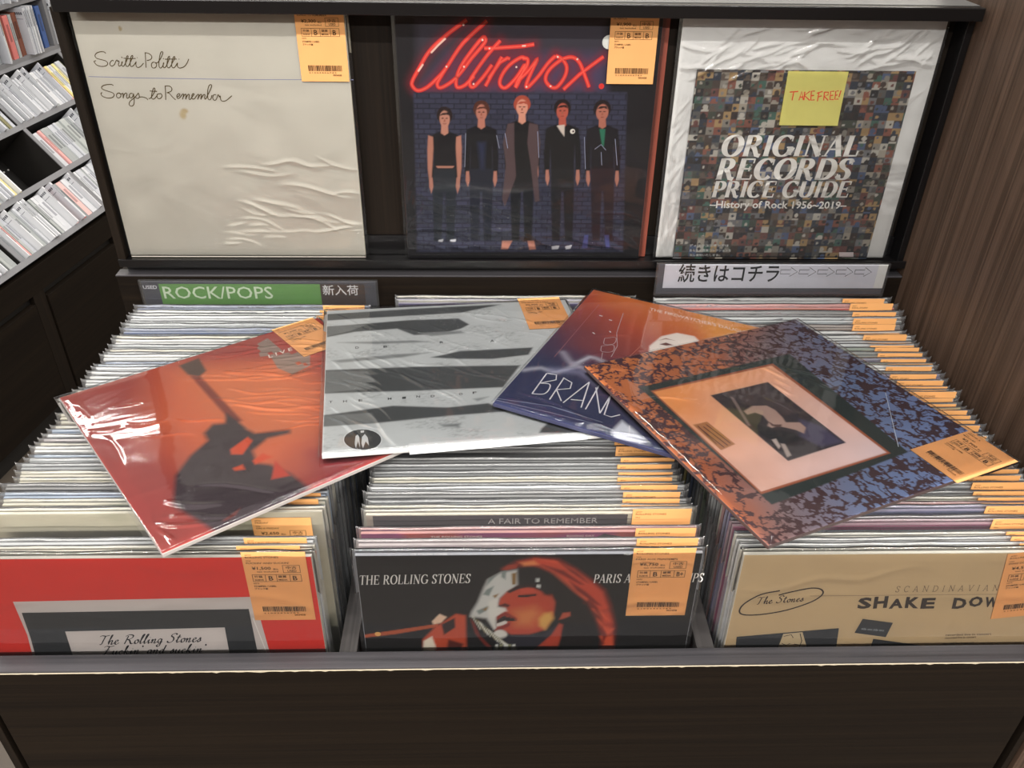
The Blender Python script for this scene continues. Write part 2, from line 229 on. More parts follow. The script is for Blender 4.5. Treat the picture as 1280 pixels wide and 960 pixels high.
252.7],[68.1,239.8],[74.5,225.4]],4.6],["s","f0413c",[[89.5,260.9],[76.8,251.6],[61.4,239.8],[43.3,222.5]],4.6],["s","ff6a58",[[-72.7,299.9],[-95.8,284.0],[-117.5,265.1],[-130.3,
245.9],[-139.0,231.6],[-139.4,225.0],[-132.9,219.8],[-121.9,223.8],[-109.4,234.4],[-98.3,246.2],[-77.7,274.3],[-49.3,299.2]],1.6],["s","ff6a58",[[-98.3,246.2],[-105.3,235.8],
[-109.6,227.9],[-105.7,223.3],[-92.0,230.6],[-81.0,241.2],[-67.4,258.0],[-52.7,274.5],[-51.4,280.1],[-55.3,280.1],[-70.0,263.0],[-80.9,247.6],[-86.5,233.3],[-85.4,224.1],[-75.9,
226.8],[-65.0,237.4]],1.6],["s","ff6a58",[[-33.6,277.8],[-47.4,263.2],[-62.2,243.9],[-70.4,230.8],[-66.5,224.3],[-54.2,236.2],[-43.4,250.5]],1.6],["s","ff6a58",[[-52.7,268.9],
[-38.2,269.4],[-6.5,271.8],[6.4,274.0]],1.6],["s","ff6a58",[[-31.5,259.6],[-40.8,244.1],[-51.5,225.7]],1.6],["s","ff6a58",[[-47.5,234.9],[-34.1,253.2],[-24.8,258.4],[-22.1,257.1]],
1.6],["s","ff6a58",[[-2.2,257.3],[-8.9,259.1],[-22.1,250.7],[-31.3,239.0],[-34.0,228.5],[-27.1,223.9],[-13.8,236.5],[-3.4,252.1],[-11.0,231.3],[-14.9,224.0]],1.6],["s","ff6a58",
[[-7.2,257.9],[-1.1,257.3],[-2.3,248.3],[-11.4,235.2],[-15.3,224.7]],1.6],["s","ff6a58",[[-11.3,232.6],[1.8,245.7],[10.8,258.0],[4.6,244.5],[-1.8,228.7],[-0.3,224.8],[11.5,236.7],
[23.1,252.4],[32.1,261.4]],1.6],["s","ff6a58",[[32.1,261.4],[40.2,257.6],[46.1,248.7],[44.0,237.0],[35.0,225.1],[26.8,226.3],[21.1,234.2],[24.7,244.6],[36.4,255.1],[46.8,259.6],
[54.9,259.1],[61.9,252.7],[68.1,239.8],[74.5,225.4]],1.6],["s","ff6a58",[[89.5,260.9],[76.8,251.6],[61.4,239.8],[43.3,222.5]],1.6],["s","ffd9c8",[[-97.9,279.7],[-106.7,272.1],
[-115.6,263.3]],2.2],["s","ffd9c8",[[-125.4,250.5],[-131.8,242.0]],2.2],["s","ffe0d0",[[-8.1,272.0],[-3.5,272.3]],1.8],["dot","ffe6da",[[-76.7,294.6]],1.2],["dot","ffe6da",[[-97.8,
247.9]],1.2],["dot","ffe6da",[[-76.9,248.0]],1.2],["dot","ffe6da",[[-54.6,278.2]],1.2],["dot","ffe6da",[[-65.7,228.2]],1.2],["dot","ffe6da",[[-46.4,268.9]],1.2],["dot","ffe6da",
[[-14.3,248.2]],1.2],["dot","ffe6da",[[27.5,226.3]],1.2],["dot","ffe6da",[[58.3,257.8]],1.2],["dot","ffe6da",[[-1.7,225.4]],1.2],["dot","ffe6da",[[34.8,260.2]],1.2],["dot","f0413c",
[[89.4,226.8]],3.4],["dot","eef0ea",[[94.6,277.3]],8],["brick","3b3d52",[[-138.6,218.0],[121.3,220.0],[134.6,9.0],[-144.4,8.2]]],["p","232a33",[[-118.5,125.4],[-89.0,125.6],[-90.5,
83.0],[-93.8,24.8],[-103.8,24.8],[-103.8,93.1],[-106.2,93.1],[-110.9,24.8],[-120.9,24.7],[-120.1,82.8]],2],["p","15141a",[[-120.6,165.0],[-109.3,170.2],[-95.4,170.3],[-84.3,165.2],
[-82.2,131.7],[-83.7,107.0],[-89.9,107.0],[-90.0,143.8],[-89.5,123.1],[-118.1,123.0],[-116.3,143.6],[-118.7,106.9],[-124.9,106.8],[-124.8,131.5]],1.5],["p","d0947e",[[-105.9,180.2],
[-98.1,180.3],[-97.7,168.7],[-102.5,165.6],[-107.0,168.6]],1],["e","2b1d1c",[[-101.7,190.1],[-91.9,180.5]],1],["e","2b1d1c",[[-101.6,194.0],[-93.1,187.0]],1],["e","d0947e",[[-101.8,
186.0],[-95.5,175.9]],1],["p","2b1d1c",[[-108.6,190.1],[-103.9,193.3],[-97.0,193.8],[-94.6,189.7],[-99.4,191.5],[-104.5,190.6]],0.6],["e","3b2220",[[-104.3,186.9],[-102.8,186.2]],
0.4],["e","3b2220",[[-99.3,186.9],[-97.7,186.3]],0.4],["p","8c4a3c",[[-104.1,180.5],[-99.9,180.5],[-100.7,179.6],[-103.4,179.5]],0.4],["p","a8654f",[[-102.6,185.5],[-101.2,185.6],
[-100.8,182.6],[-103.1,182.5]],0.5],["p","c98a76",[[-123.3,111.8],[-119.5,111.8],[-119.0,99.3],[-121.8,90.5],[-124.3,99.3]],1],["p","c98a76",[[-85.0,112.0],[-88.8,112.0],[-90.1,
99.5],[-87.9,90.6],[-84.8,99.5]],1],["p","c98c76",[[-117.0,163.8],[-122.9,165.7],[-124.5,149.6],[-125.2,122.9],[-123.6,103.1],[-121.0,108.1],[-118.6,132.7],[-117.0,149.6]],1.5],
["p","c98c76",[[-88.1,164.0],[-82.0,165.9],[-81.4,149.8],[-82.4,123.2],[-85.2,103.3],[-87.5,108.3],[-88.3,132.9],[-88.9,149.8]],1.5],["p","c98c76",[[-114.8,126.9],[-91.1,127.0],
[-93.5,124.1],[-112.6,124.0]],1],["p","1c2130",[[-71.6,125.7],[-42.1,125.9],[-42.5,83.2],[-44.4,25.0],[-54.5,25.0],[-56.1,93.3],[-58.5,93.3],[-61.5,24.9],[-71.5,24.9],[-72.2,83.0]],
2],["p","101017",[[-75.1,173.0],[-63.5,178.2],[-49.6,178.3],[-38.0,173.3],[-35.0,140.0],[-35.8,115.5],[-42.1,115.5],[-43.1,152.0],[-42.6,123.4],[-71.2,123.2],[-70.3,151.8],[-71.8,
115.3],[-78.0,115.3],[-78.5,139.8]],1.5],["p","c98672",[[-60.4,188.1],[-52.6,188.2],[-51.9,176.7],[-56.6,173.6],[-61.2,176.6]],1],["e","5a2f22",[[-56.4,198.0],[-46.3,188.5]],1],
["e","5a2f22",[[-56.4,201.8],[-47.7,194.9]],1],["e","c98672",[[-56.4,193.9],[-49.8,183.8]],1],["p","5a2f22",[[-63.3,197.9],[-58.7,201.1],[-51.8,201.6],[-49.3,197.6],[-54.1,199.4],
[-59.2,198.4]],0.6],["e","3b2220",[[-59.0,194.8],[-57.3,194.1]],0.4],["e","3b2220",[[-53.9,194.8],[-52.3,194.1]],0.4],["p","8c4a3c",[[-58.5,188.4],[-54.4,188.4],[-55.1,187.5],
[-57.9,187.5]],0.4],["p","a8654f",[[-57.1,193.4],[-55.7,193.4],[-55.3,190.5],[-57.6,190.4]],0.5],["p","c98a76",[[-76.5,120.2],[-72.6,120.3],[-71.9,107.9],[-74.4,99.1],[-77.2,107.8]]
,1],["p","c98a76",[[-37.3,120.5],[-41.1,120.4],[-42.0,108.0],[-39.6,99.2],[-36.8,108.0]],1],["p","28304e",[[-61.1,157.1],[-51.7,157.2],[-53.1,123.3],[-57.8,123.3]],6],["s","8f93a6",
[[-76.1,168.8],[-78.0,125.7]],1],["s","8f93a6",[[-37.7,166.7],[-34.1,150.1]],1],["p","14161a",[[-19.7,126.0],[10.0,126.1],[10.7,83.4],[10.4,25.2],[0.3,25.1],[-3.2,93.6],[-5.6,93.6],
[-6.7,25.1],[-16.8,25.1],[-19.1,83.3]],2],["p","101014",[[-25.5,179.6],[-13.1,184.8],[0.8,184.9],[13.5,179.9],[17.4,146.9],[17.2,122.5],[11.0,122.5],[9.0,158.7],[9.5,123.7],[-19.1,
123.5],[-20.1,158.6],[-20.6,122.3],[-26.8,122.2],[-28.0,146.6]],1.5],["p","e0a088",[[-10.2,194.7],[-2.4,194.7],[-1.5,183.3],[-6.0,180.2],[-10.7,183.2]],1],["e","b4523c",[[-6.5,
204.5],[3.8,195.0]],1],["e","b4523c",[[-6.6,208.3],[2.2,201.4]],1],["e","e0a088",[[-6.5,200.4],[0.5,190.4]],1],["p","b4523c",[[-13.4,204.4],[-8.9,207.6],[-2.0,208.1],[0.6,204.1],
[-4.3,205.8],[-9.3,204.9]],0.6],["e","3b2220",[[-9.0,201.3],[-7.4,200.6]],0.4],["e","3b2220",[[-4.0,201.3],[-2.3,200.6]],0.4],["p","8c4a3c",[[-8.4,194.9],[-4.3,194.9],[-4.9,194.0],
[-7.7,194.0]],0.4],["p","a8654f",[[-7.1,199.9],[-5.8,199.9],[-5.2,197.0],[-7.5,197.0]],0.5],["p","c98a76",[[-25.4,127.2],[-21.6,127.2],[-20.5,114.9],[-22.8,106.1],[-25.7,114.8]],1],
["p","c98a76",[[15.7,127.4],[11.8,127.4],[11.2,115.0],[13.9,106.3],[16.5,115.1]],1],["p","5f4a4c",[[-23.9,180.8],[-15.8,182.0],[-15.3,150.2],[-12.3,113.7],[-26.3,72.9],[-30.1,83.2],
[-25.6,128.4],[-29.5,157.3]],1.5],["p","5f4a4c",[[2.7,182.1],[13.3,179.9],[17.5,157.6],[15.1,121.2],[18.9,80.9],[12.8,79.6],[6.7,123.7],[1.0,157.5]],1.5],["p","c98a76",[[-29.6,25.0]
,[-15.8,25.1],[-21.9,12.7],[-30.8,12.7]],1.5],["p","c98a76",[[4.4,25.1],[13.2,25.2],[16.1,12.8],[7.2,12.0]],1.5],["p","191a1e",[[32.0,126.3],[61.6,126.4],[63.6,83.7],[64.9,25.3],
[54.8,25.3],[49.4,93.8],[46.9,93.8],[47.7,25.3],[37.6,25.3],[33.7,83.5]],2],["p","0f0f14",[[23.9,175.3],[37.2,180.5],[51.1,180.6],[64.9,175.6],[69.8,142.3],[70.3,117.8],[64.1,117.8]
,[61.0,154.3],[61.3,124.0],[32.5,123.8],[29.9,154.1],[30.4,117.6],[24.1,117.6],[22.3,142.1]],1.5],["p","c4624f",[[39.7,190.5],[47.6,190.5],[48.9,179.0],[44.4,175.9],[39.6,178.9]],1]
,["e","231616",[[43.2,200.3],[53.8,190.8]],1],["e","231616",[[43.0,204.1],[52.1,197.2]],1],["e","c4624f",[[43.4,196.2],[50.6,186.2]],1],["p","231616",[[36.3,200.2],[40.7,203.5],
[47.6,204.0],[50.3,199.9],[45.4,201.7],[40.4,200.7]],0.6],["e","3b2220",[[40.8,197.1],[42.4,196.4]],0.4],["e","3b2220",[[45.9,197.1],[47.5,196.5]],0.4],["p","8c4a3c",[[41.6,190.7],
[45.7,190.7],[45.1,189.8],[42.3,189.8]],0.4],["p","a8654f",[[42.7,195.7],[44.1,195.8],[44.7,192.8],[42.4,192.8]],0.5],["p","c98a76",[[25.4,122.5],[29.2,122.6],[30.7,110.1],[28.6,
101.3],[25.4,110.1]],1],["p","c98a76",[[68.6,122.8],[64.7,122.8],[64.5,110.3],[67.4,101.5],[69.8,110.3]],1],["p","e6d9cc",[[37.2,178.9],[46.9,180.1],[47.2,165.4],[42.7,170.8]],1],
["dot","f4efe4",[[57.2,172.0]],3.2],["dot","4a2c2c",[[58.1,172.0]],1.2],["p","2b1f26",[[83.2,126.6],[113.0,126.7],[116.1,83.9],[118.9,25.5],[108.8,25.5],[101.5,94.1],[99.1,94.1],
[101.7,25.5],[91.6,25.4],[86.1,83.8]],2],["p","17141d",[[74.8,174.5],[87.0,179.7],[101.0,179.8],[114.1,174.8],[119.8,141.4],[121.0,116.9],[114.8,116.8],[110.7,153.4],[112.7,124.3],
[83.9,124.1],[81.4,153.2],[82.9,116.7],[76.7,116.6],[74.1,141.2]],1.5],["p","c07a66",[[89.3,189.7],[97.2,189.7],[98.8,178.2],[94.4,175.1],[89.5,178.1]],1],["e","241718",[[92.5,
199.5],[103.5,190.0]],1],["e","241718",[[92.2,203.4],[101.6,196.4]],1],["e","c07a66",[[92.8,195.4],[100.4,185.4]],1],["p","241718",[[85.6,199.5],[90.0,202.7],[96.9,203.2],[99.7,
199.1],[94.7,200.9],[89.7,200.0]],0.6],["e","3b2220",[[90.2,196.3],[91.9,195.6]],0.4],["e","3b2220",[[95.3,196.4],[97.0,195.7]],0.4],["p","8c4a3c",[[91.2,189.9],[95.3,189.9],[94.7,
189.0],[91.9,189.0]],0.4],["p","a8654f",[[92.2,195.0],[93.6,195.0],[94.3,192.0],[91.9,192.0]],0.5],["p","c98a76",[[77.8,121.6],[81.6,121.6],[83.4,109.2],[81.6,100.3],[78.1,109.1]],
1],["p","c98a76",[[119.2,121.8],[115.3,121.8],[115.4,109.3],[118.6,100.5],[120.7,109.4]],1],["p","2f7f62",[[90.7,175.1],[98.1,175.1],[97.9,153.3],[95.6,153.3]],1],["s","a9b0cc",
[[86.4,149.7],[94.2,155.7],[100.7,148.6]],0.8],["s","a9b0cc",[[72.4,165.1],[76.2,124.1]],0.8],["s","a9b0cc",[[111.3,163.0],[116.6,129.2]],0.8],["s","a9b0cc",[[13.5,171.7],[16.2,
138.4]],0.8],["s","a9b0cc",[[-27.2,169.1],[-23.5,150.2]],0.8],["s","a9b0cc",[[94.9,146.1],[96.9,129.1]],0.8],["p","e6e6ea",[[-114.8,26.1],[-108.5,27.0],[-109.2,23.1],[-114.9,23.7]],
0.6],["p","e6e6ea",[[-99.8,26.2],[-91.5,27.0],[-92.1,23.2],[-98.6,23.7]],0.6],["p","d6d6dc",[[36.9,17.0],[47.5,18.4],[46.5,12.9],[38.1,12.6]],0.6],["p","d6d6dc",[[55.2,17.1],[64.7,
19.3],[63.0,13.8],[56.9,12.7]],0.6],["p","4a4f86",[[80.7,33.6],[85.8,33.6],[85.8,14.4],[78.2,14.4]],1.5],["p","4a4f86",[[107.2,33.6],[113.5,33.7],[116.3,14.5],[111.2,14.5]],1.5]],
"d3":[["book","30302e",[[-128.6,247.4],[132.2,246.8],[132.3,1.8],[-130.6,1.1]]],["note","ece48a",[[-22.7,245.5],[48.3,246.1],[50.0,185.5],[-20.8,187.0]]],["s","c8452e",[[-17.5,
222.8],[-7.2,223.7]],1.3],["s","c8452e",[[-12.6,222.8],[-12.8,213.1]],1.3],["s","c8452e",[[-4.4,213.2],[-3.1,223.7],[1.0,213.7]],1.3],["s","c8452e",[[-4.1,217.0],[0.3,217.3]],1.3],
["s","c8452e",[[0.9,223.4],[1.6,213.5]],1.3],["s","c8452e",[[7.1,224.0],[1.3,218.9],[8.9,213.3]],1.3],["s","c8452e",[[13.1,224.3],[8.8,224.0],[10.2,213.5],[14.9,213.9]],1.3],["s",
"c8452e",[[9.7,218.7],[13.2,219.2]],1.3],["s","c8452e",[[16.0,221.7],[22.7,223.9]],1.3],["s","c8452e",[[18.4,223.0],[18.6,212.3]],1.3],["s","c8452e",[[18.1,217.1],[22.7,218.8]],1.3]
,["s","c8452e",[[25.2,223.6],[26.2,213.4]],1.3],["s","c8452e",[[24.8,223.1],[30.1,223.1],[30.2,219.9],[25.9,218.3],[31.7,213.4]],1.3],["s","c8452e",[[37.0,224.3],[32.6,224.0],[33.8,
214.3],[38.4,214.6]],1.3],["s","c8452e",[[33.2,219.1],[36.7,219.7]],1.3],["s","c8452e",[[42.4,224.8],[38.9,224.3],[39.8,214.6],[43.6,215.2]],1.3],["s","c8452e",[[39.3,219.4],[41.9,
220.0]],1.3],["s","c8452e",[[45.1,225.4],[44.2,217.3]],1.3],["s","c8452e",[[43.6,215.2],[44.0,214.6]],1.3],["serif","f4f2ec",[[-89.9,141.9],[87.9,142.9],[-86.7,168.5]],"ORIGINAL"],
["serif","f4f2ec",[[-92.4,111.3],[84.1,112.2],[-89.1,138.8]],"RECORDS"],["serif","f4f2ec",[[-94.0,87.4],[87.9,88.2],[-91.4,109.1]],"PRICE GUIDE"],["ital","f4f2ec",[[-94.0,73.0],
[88.5,72.6],[-94.4,83.0]],"\u2013History of Rock 1956~2019\u2013"],["cjk","e8e8e4",[[-113.1,17.8],[-59.6,18.0],[-113.5,21.4]],
"\u30c7\u30a3\u30b9\u30af\u30e6\u30cb\u30aa\u30f3\u3067\u306f"],["cjk","e8e8e4",[[-112.1,10.7],[-55.2,10.9],[-112.6,14.3]],
"\u3042\u306a\u305f\u306e\u97f3\u697d\u30b3\u30ec\u30af\u30b7\u30e7\u30f3\u3092"],["cjk","e8e8e4",[[-111.1,3.6],[-71.6,3.7],[-111.6,7.2]],
"\u9ad8\u4fa1\u8cb7\u53d6\u3044\u305f\u3057\u307e\u3059"],["q","e8dada",[[93.7,10.1],[113.6,10.2],[115.4,3.0],[95.4,2.9]]]],"fl":[["q","cdc5c0",[[-120.9,258.3],[98.5,261.8],[102.1,
180.2],[97.9,150.4],[-128.0,154.5],[-121.1,213.9]]],["q","2d3033",[[-117.3,243.7],[91.1,246.0],[89.8,150.5],[-125.3,154.4],[-119.2,210.1]]],["q","d3cbc6",[[-84.7,217.9],[64.8,221.3]
,[61.5,151.0],[-88.2,153.8]]],["script","15141a",[[-59.0,199.0],[39.3,201.8],[-55.9,211.4]],"The Rolling Stones"],["script","15141a",[[-58.6,184.9],[39.5,186.8],[-55.7,196.6]],
"Fuckin' and suckin'"],["s","e8e4de",[[93.1,234.1],[99.5,180.2]],1]],"fc":[["p","7a2415",[[-25.4,294.9],[-11.9,304.1],[3.8,308.5],[26.4,306.0],[42.9,294.1],[60.0,278.0],[71.3,266.5]
,[78.8,244.8],[85.2,217.2],[85.6,181.3],[71.4,181.5],[72.6,199.6],[63.4,227.9],[54.9,248.4],[39.8,266.9],[22.7,286.4],[4.1,296.1],[-11.8,296.3]],5],["p","c4472c",[[-10.7,302.5],
[3.8,306.2],[22.0,304.5],[40.7,292.5],[57.8,276.4],[69.2,263.2],[75.4,243.1],[81.9,220.7],[82.1,203.1],[73.7,217.3],[67.4,238.1],[56.9,255.1],[41.9,271.7],[25.1,284.8],[8.7,296.0]],
4],["p","d95a38",[[3.8,307.0],[26.7,300.5],[43.4,286.2],[40.9,289.4],[24.3,302.9]],3],["p","d95a38",[[20.2,291.2],[39.4,275.0],[56.9,255.1],[54.7,251.8],[35.1,268.6],[20.4,286.4]],
3],["p","d95a38",[[45.3,251.9],[52.6,248.5],[50.3,246.8]],3],["p","d95a38",[[60.1,241.6],[69.8,238.1],[78.0,224.2],[65.3,234.8]],3],["p","d95a38",[[65.8,227.9],[78.8,213.8],[83.7,
213.7],[78.4,203.1],[70.1,217.4]],3],["p","d95a38",[[69.9,203.3],[83.3,203.1],[85.6,181.3],[70.8,181.5],[75.6,192.4]],3],["p","7c2013",[[10.9,299.1],[31.7,291.1],[51.1,273.2],[47.6,
273.3],[29.6,286.3]],2.5],["p","7c2013",[[36.9,278.2],[54.0,263.4],[69.3,244.9],[64.5,246.6],[44.6,265.2]],2.5],["p","7c2013",[[56.9,255.1],[64.7,243.3],[71.8,227.8],[63.9,238.2]],
2.5],["p","7c2013",[[71.3,217.4],[77.2,203.1],[74.3,192.4]],2.5],["p","7c2013",[[26.6,302.1],[43.2,289.3],[55.6,274.8],[50.8,278.1],[36.3,291.0]],2.5],["p","e08a50",[[-8.5,301.7],
[3.9,303.9],[8.6,299.2],[-5.0,297.8]],3],["p","150c0b",[[-10.6,293.1],[8.7,296.0],[22.7,288.0],[37.2,271.8],[52.4,251.8],[63.4,227.9],[68.7,203.3],[61.5,181.7],[31.9,182.2],[35.2,
217.9],[25.9,238.7],[21.5,258.9],[4.8,272.2],[-10.2,272.4]],6],["p","c9c9c4",[[-41.4,271.1],[-37.9,280.8],[-25.3,290.1],[-10.6,293.1],[-9.1,274.0],[-18.2,266.0],[-26.3,256.2],
[-28.6,244.5],[-21.5,242.8],[-29.7,229.3],[-32.0,215.4],[-39.2,229.4],[-54.6,232.2],[-53.3,238.1],[-47.3,251.5]],4],["p","7f8a86",[[-25.3,290.1],[-20.8,291.7],[-21.8,280.6],[-25.3,
283.8]],2],["p","7f8a86",[[-39.1,267.9],[-32.1,272.6],[-36.8,259.6],[-42.6,261.4]],2],["p","7f8a86",[[-48.6,239.8],[-38.0,246.4],[-33.3,244.6],[-46.2,234.6]],2],["p","7f8a86",
[[-36.7,282.3],[-29.9,286.2],[-39.1,272.7]],2],["p","8a6a3c",[[-16.2,288.5],[-11.7,289.2],[-12.0,274.0],[-15.4,274.1]],1.5],["p","8a6a3c",[[-33.3,259.6],[-27.5,262.8],[-30.9,256.3]]
,1.5],["p","8a6a3c",[[-42.7,241.4],[-34.4,248.0],[-40.3,239.6]],1.5],["p","a03a26",[[-25.4,293.3],[-19.7,298.7],[-10.7,300.2],[-11.7,294.7],[-20.8,292.5]],2],["p","b9452a",[[-20.0,
265.2],[-9.1,272.4],[4.9,268.9],[21.5,260.5],[25.4,250.5],[24.4,231.9],[17.3,212.9],[1.8,206.1],[-15.1,206.4],[-24.8,213.6],[-30.8,211.9],[-28.5,222.3],[-29.7,229.3],[-26.2,239.4],
[-19.7,242.7],[-28.0,247.9],[-26.3,256.2]],3],["p","cc7a45",[[-13.2,239.3],[5.6,244.1],[12.9,235.5],[3.9,218.4],[-10.5,218.6]],14],["p","d8a858",[[10.8,228.7],[15.3,235.5],[22.4,
237.1],[24.5,228.5],[17.3,212.9],[11.1,218.3]],5],["p","120c0d",[[-10.6,293.1],[4.1,296.1],[13.5,288.1],[21.0,272.0],[20.4,258.9],[14.5,260.6],[9.5,270.5],[0.1,273.9],[-10.2,270.7]]
,4],["p","cfd2cc",[[6.3,281.8],[9.7,281.8],[9.3,277.0],[6.4,277.3]],1.2],["p","cfd2cc",[[7.1,273.8],[11.1,273.4],[10.4,269.2],[6.9,270.2]],1.2],["p","c44c34",[[-7.8,269.1],[4.9,
268.9],[7.4,264.0],[-7.7,261.7]],2],["p","1c0c0c",[[-10.0,260.1],[-3.0,260.8],[7.4,261.5],[7.5,259.4],[-1.8,257.5],[-9.4,257.3]],1],["p","2a100e",[[-20.0,265.2],[-11.4,272.4],[4.7,
274.6],[5.9,272.5],[-9.0,268.3],[-18.2,262.7]],1.5],["p","d6d4cc",[[-36.8,253.0],[-28.6,256.2],[-29.1,244.6],[-21.5,243.1],[-19.7,239.4],[-25.0,236.0],[-30.9,229.3],[-29.6,215.4],
[-32.0,213.7],[-36.2,225.9],[-38.0,239.6]],3],["p","4a160f",[[-27.4,247.0],[-21.5,249.8],[-16.8,246.9],[-19.1,244.4]],1.5],["p","8a2a1e",[[-29.9,231.8],[-21.4,238.5],[-10.7,229.8],
[-9.4,226.4],[-20.2,232.6],[-29.4,226.7]],1],["p","1a0a0b",[[-29.4,226.7],[-22.6,232.6],[-13.0,229.0],[-10.6,225.9],[-18.9,224.8],[-28.7,222.3]],1],["p","d9d4cc",[[-29.0,222.3],
[-21.3,226.0],[-18.9,223.9],[-21.3,220.1],[-29.9,218.0]],1],["p","8a2a1e",[[-30.2,215.4],[-21.3,221.4],[-15.9,223.9],[-17.7,217.8],[-29.6,211.5]],1.2],["e","d6d4cc",[[-26.0,206.5],
[-19.3,199.7]],2],["p","2c2a34",[[-32.0,198.6],[-15.1,205.5],[13.9,205.9],[30.3,219.7],[26.1,203.9],[7.3,182.6],[-12.3,182.9],[-28.3,192.3]],5],["p","b9442c",[[30.2,221.5],[33.9,
219.7],[32.3,200.3],[29.5,182.2],[6.1,182.6],[14.3,193.4],[23.6,205.8]],2.5],["p","b9523a",[[30.0,226.7],[33.1,236.1],[40.2,236.8],[40.5,231.7],[34.7,228.3]],2],["p","d9d8c8",
[[-53.4,233.0],[-51.0,232.1],[-42.8,215.6],[-45.2,213.9]],1.5],["p","2a3a34",[[-51.4,230.6],[-48.9,229.4],[-40.2,213.1],[-42.8,211.4]],1.5],["p","8a7a4a",[[-49.4,228.2],[-46.8,
226.6],[-37.5,210.6],[-40.4,208.9]],1.5],["p","ecebe0",[[-47.4,225.7],[-44.7,223.8],[-34.9,208.1],[-38.0,206.4]],1.5],["p","d9d8c8",[[-45.4,223.3],[-42.5,221.0],[-32.2,205.6],
[-35.6,203.8]],1.5],["p","2a3a34",[[-43.4,220.8],[-40.4,218.2],[-29.6,203.0],[-33.2,201.3]],1.5],["p","8a7a4a",[[-41.4,218.4],[-38.2,215.3],[-26.9,200.5],[-30.8,198.8]],1.5],["p",
"ecebe0",[[-39.3,215.9],[-36.1,212.5],[-24.2,197.9],[-28.3,196.2]],1.5],["p","d9d8c8",[[-37.3,213.4],[-33.9,209.7],[-21.5,195.4],[-25.9,193.7]],1.5],["p","2a3a34",[[-35.3,210.9],
[-31.8,206.8],[-18.8,192.8],[-23.4,191.1]],1.5],["p","8a7a4a",[[-33.2,208.4],[-29.6,203.9],[-16.1,190.2],[-21.0,188.5]],1.5],["p","ecebe0",[[-31.2,205.9],[-27.4,201.0],[-13.4,187.7]
,[-18.5,185.9]],1.5],["p","7a2214",[[-54.6,229.6],[-51.1,224.4],[-45.3,205.0],[-34.4,188.7],[-33.2,183.3],[-38.1,187.0],[-50.1,208.7]],2],["p","e4e4dc",[[-30.7,192.3],[-28.3,193.2],
[-27.7,184.1],[-31.3,184.1]],1.5],["p","9a9878",[[-26.6,192.2],[-24.2,193.1],[-23.3,184.0],[-27.2,184.1]],1.5],["p","e4e4dc",[[-22.5,192.2],[-20.0,193.0],[-18.8,183.9],[-23.0,184.0]
],1.5],["p","9a9878",[[-18.3,192.1],[-15.9,193.0],[-14.4,183.9],[-18.8,183.9]],1.5],["p","e4e4dc",[[-14.2,192.0],[-11.8,192.9],[-10.0,183.8],[-14.7,183.9]],1.5],["p","b8552c",
[[-157.7,208.2],[-85.4,222.6],[-84.9,218.5],[-126.1,209.0],[-156.5,204.4]],1],["dot","e8b060",[[-143.3,209.3]],3],["p","c4502f",[[-101.5,179.3],[-100.6,201.0],[-88.4,217.7],[-68.0,
236.0],[-58.9,233.8],[-58.7,178.6]],3],["p","efe6d2",[[-101.5,179.3],[-100.1,198.8],[-91.7,205.1],[-88.0,187.8],[-92.7,179.1]],2],["p","e9c9ae",[[-91.0,226.0],[-83.5,236.2],[-76.6,
232.0],[-82.5,223.8],[-89.7,221.9]],1.5],["p","2a0f0a",[[-82.0,221.8],[-69.2,230.7],[-69.0,217.4],[-80.1,207.0]],2],["p","5a1b10",[[-76.0,200.6],[-61.6,193.9],[-66.3,180.9],[-77.8,
187.7]],3],["serif","e9e6e0",[[-155.4,275.6],[-53.8,276.7],[-153.9,287.4]],"THE ROLLING STONES",0],["serif","e9e6e0",[[59.1,275.3],[161.1,275.6],[60.0,286.4]],"PARIS AUX PRINTEMPS"]
,["bold","f0f0f0",[[-107.2,312.2],[-74.0,311.9],[-107.1,314.4]],"THE ROLLING STONES"],["bold","f0f0f0",[[-12.5,311.6],[22.6,311.2],[-12.5,313.8]],"PARIS AUX PRINTEMPS"],["bold",
"f0f0f0",[[84.4,310.2],[91.8,310.1],[84.2,312.4]],"TOP"]],"fr":[["s","2e2320",[[-115.3,265.8],[-132.1,261.0],[-145.5,249.5],[-149.1,239.5],[-144.1,233.9],[-127.3,234.0],[-104.3,
239.5],[-82.6,250.4],[-74.1,260.3],[-76.7,266.9],[-86.5,268.7],[-104.3,264.0],[-115.3,259.8]],1.6],["script","3a2a26",[[-135.0,247.7],[-90.0,251.5],[-136.5,256.8]],"The Stones"],
["s","6d5a48",[[-85.5,258.4],[99.4,258.4]],0.4],["serif","50443a",[[-5.8,262.4],[95.9,263.1],[-6.2,270.3]],"SCANDINAVIAN",1],["wild","332a26",[[-37.8,240.6],[114.6,241.9],[-39.6,
254.2]],"SHAKE DOWN"],["q","35373a",[[-145.9,203.1],[-47.9,214.0],[-41.8,166.2],[-142.6,164.2]]],["q","35373a",[[-27.7,226.7],[3.3,220.7],[1.5,200.4],[-31.0,207.0]]],["q","35373a",
[[-10.3,198.1],[48.2,186.2],[54.5,164.5],[-9.3,165.6]]],["q","cbb793",[[-100.9,206.7],[-82.5,208.9],[-76.0,192.6],[-70.4,174.1],[-101.8,174.7],[-102.1,189.4]]],["s","3a3430",
[[-99.8,203.1],[-92.9,205.5],[-90.0,200.8]],0.8],["s","3a3430",[[-99.8,193.0],[-94.8,190.0],[-91.6,192.9]],0.8],["s","3a3430",[[-87.3,192.1],[-83.0,190.6]],0.8],["s","3a3430",
[[-84.6,207.2],[-80.7,196.3],[-81.5,185.4]],0.8],["s","3a3430",[[-91.4,185.6],[-86.7,181.8]],0.8],["cjk","6d5c48",[[60.8,201.3],[105.9,202.1],[59.9,204.2]],
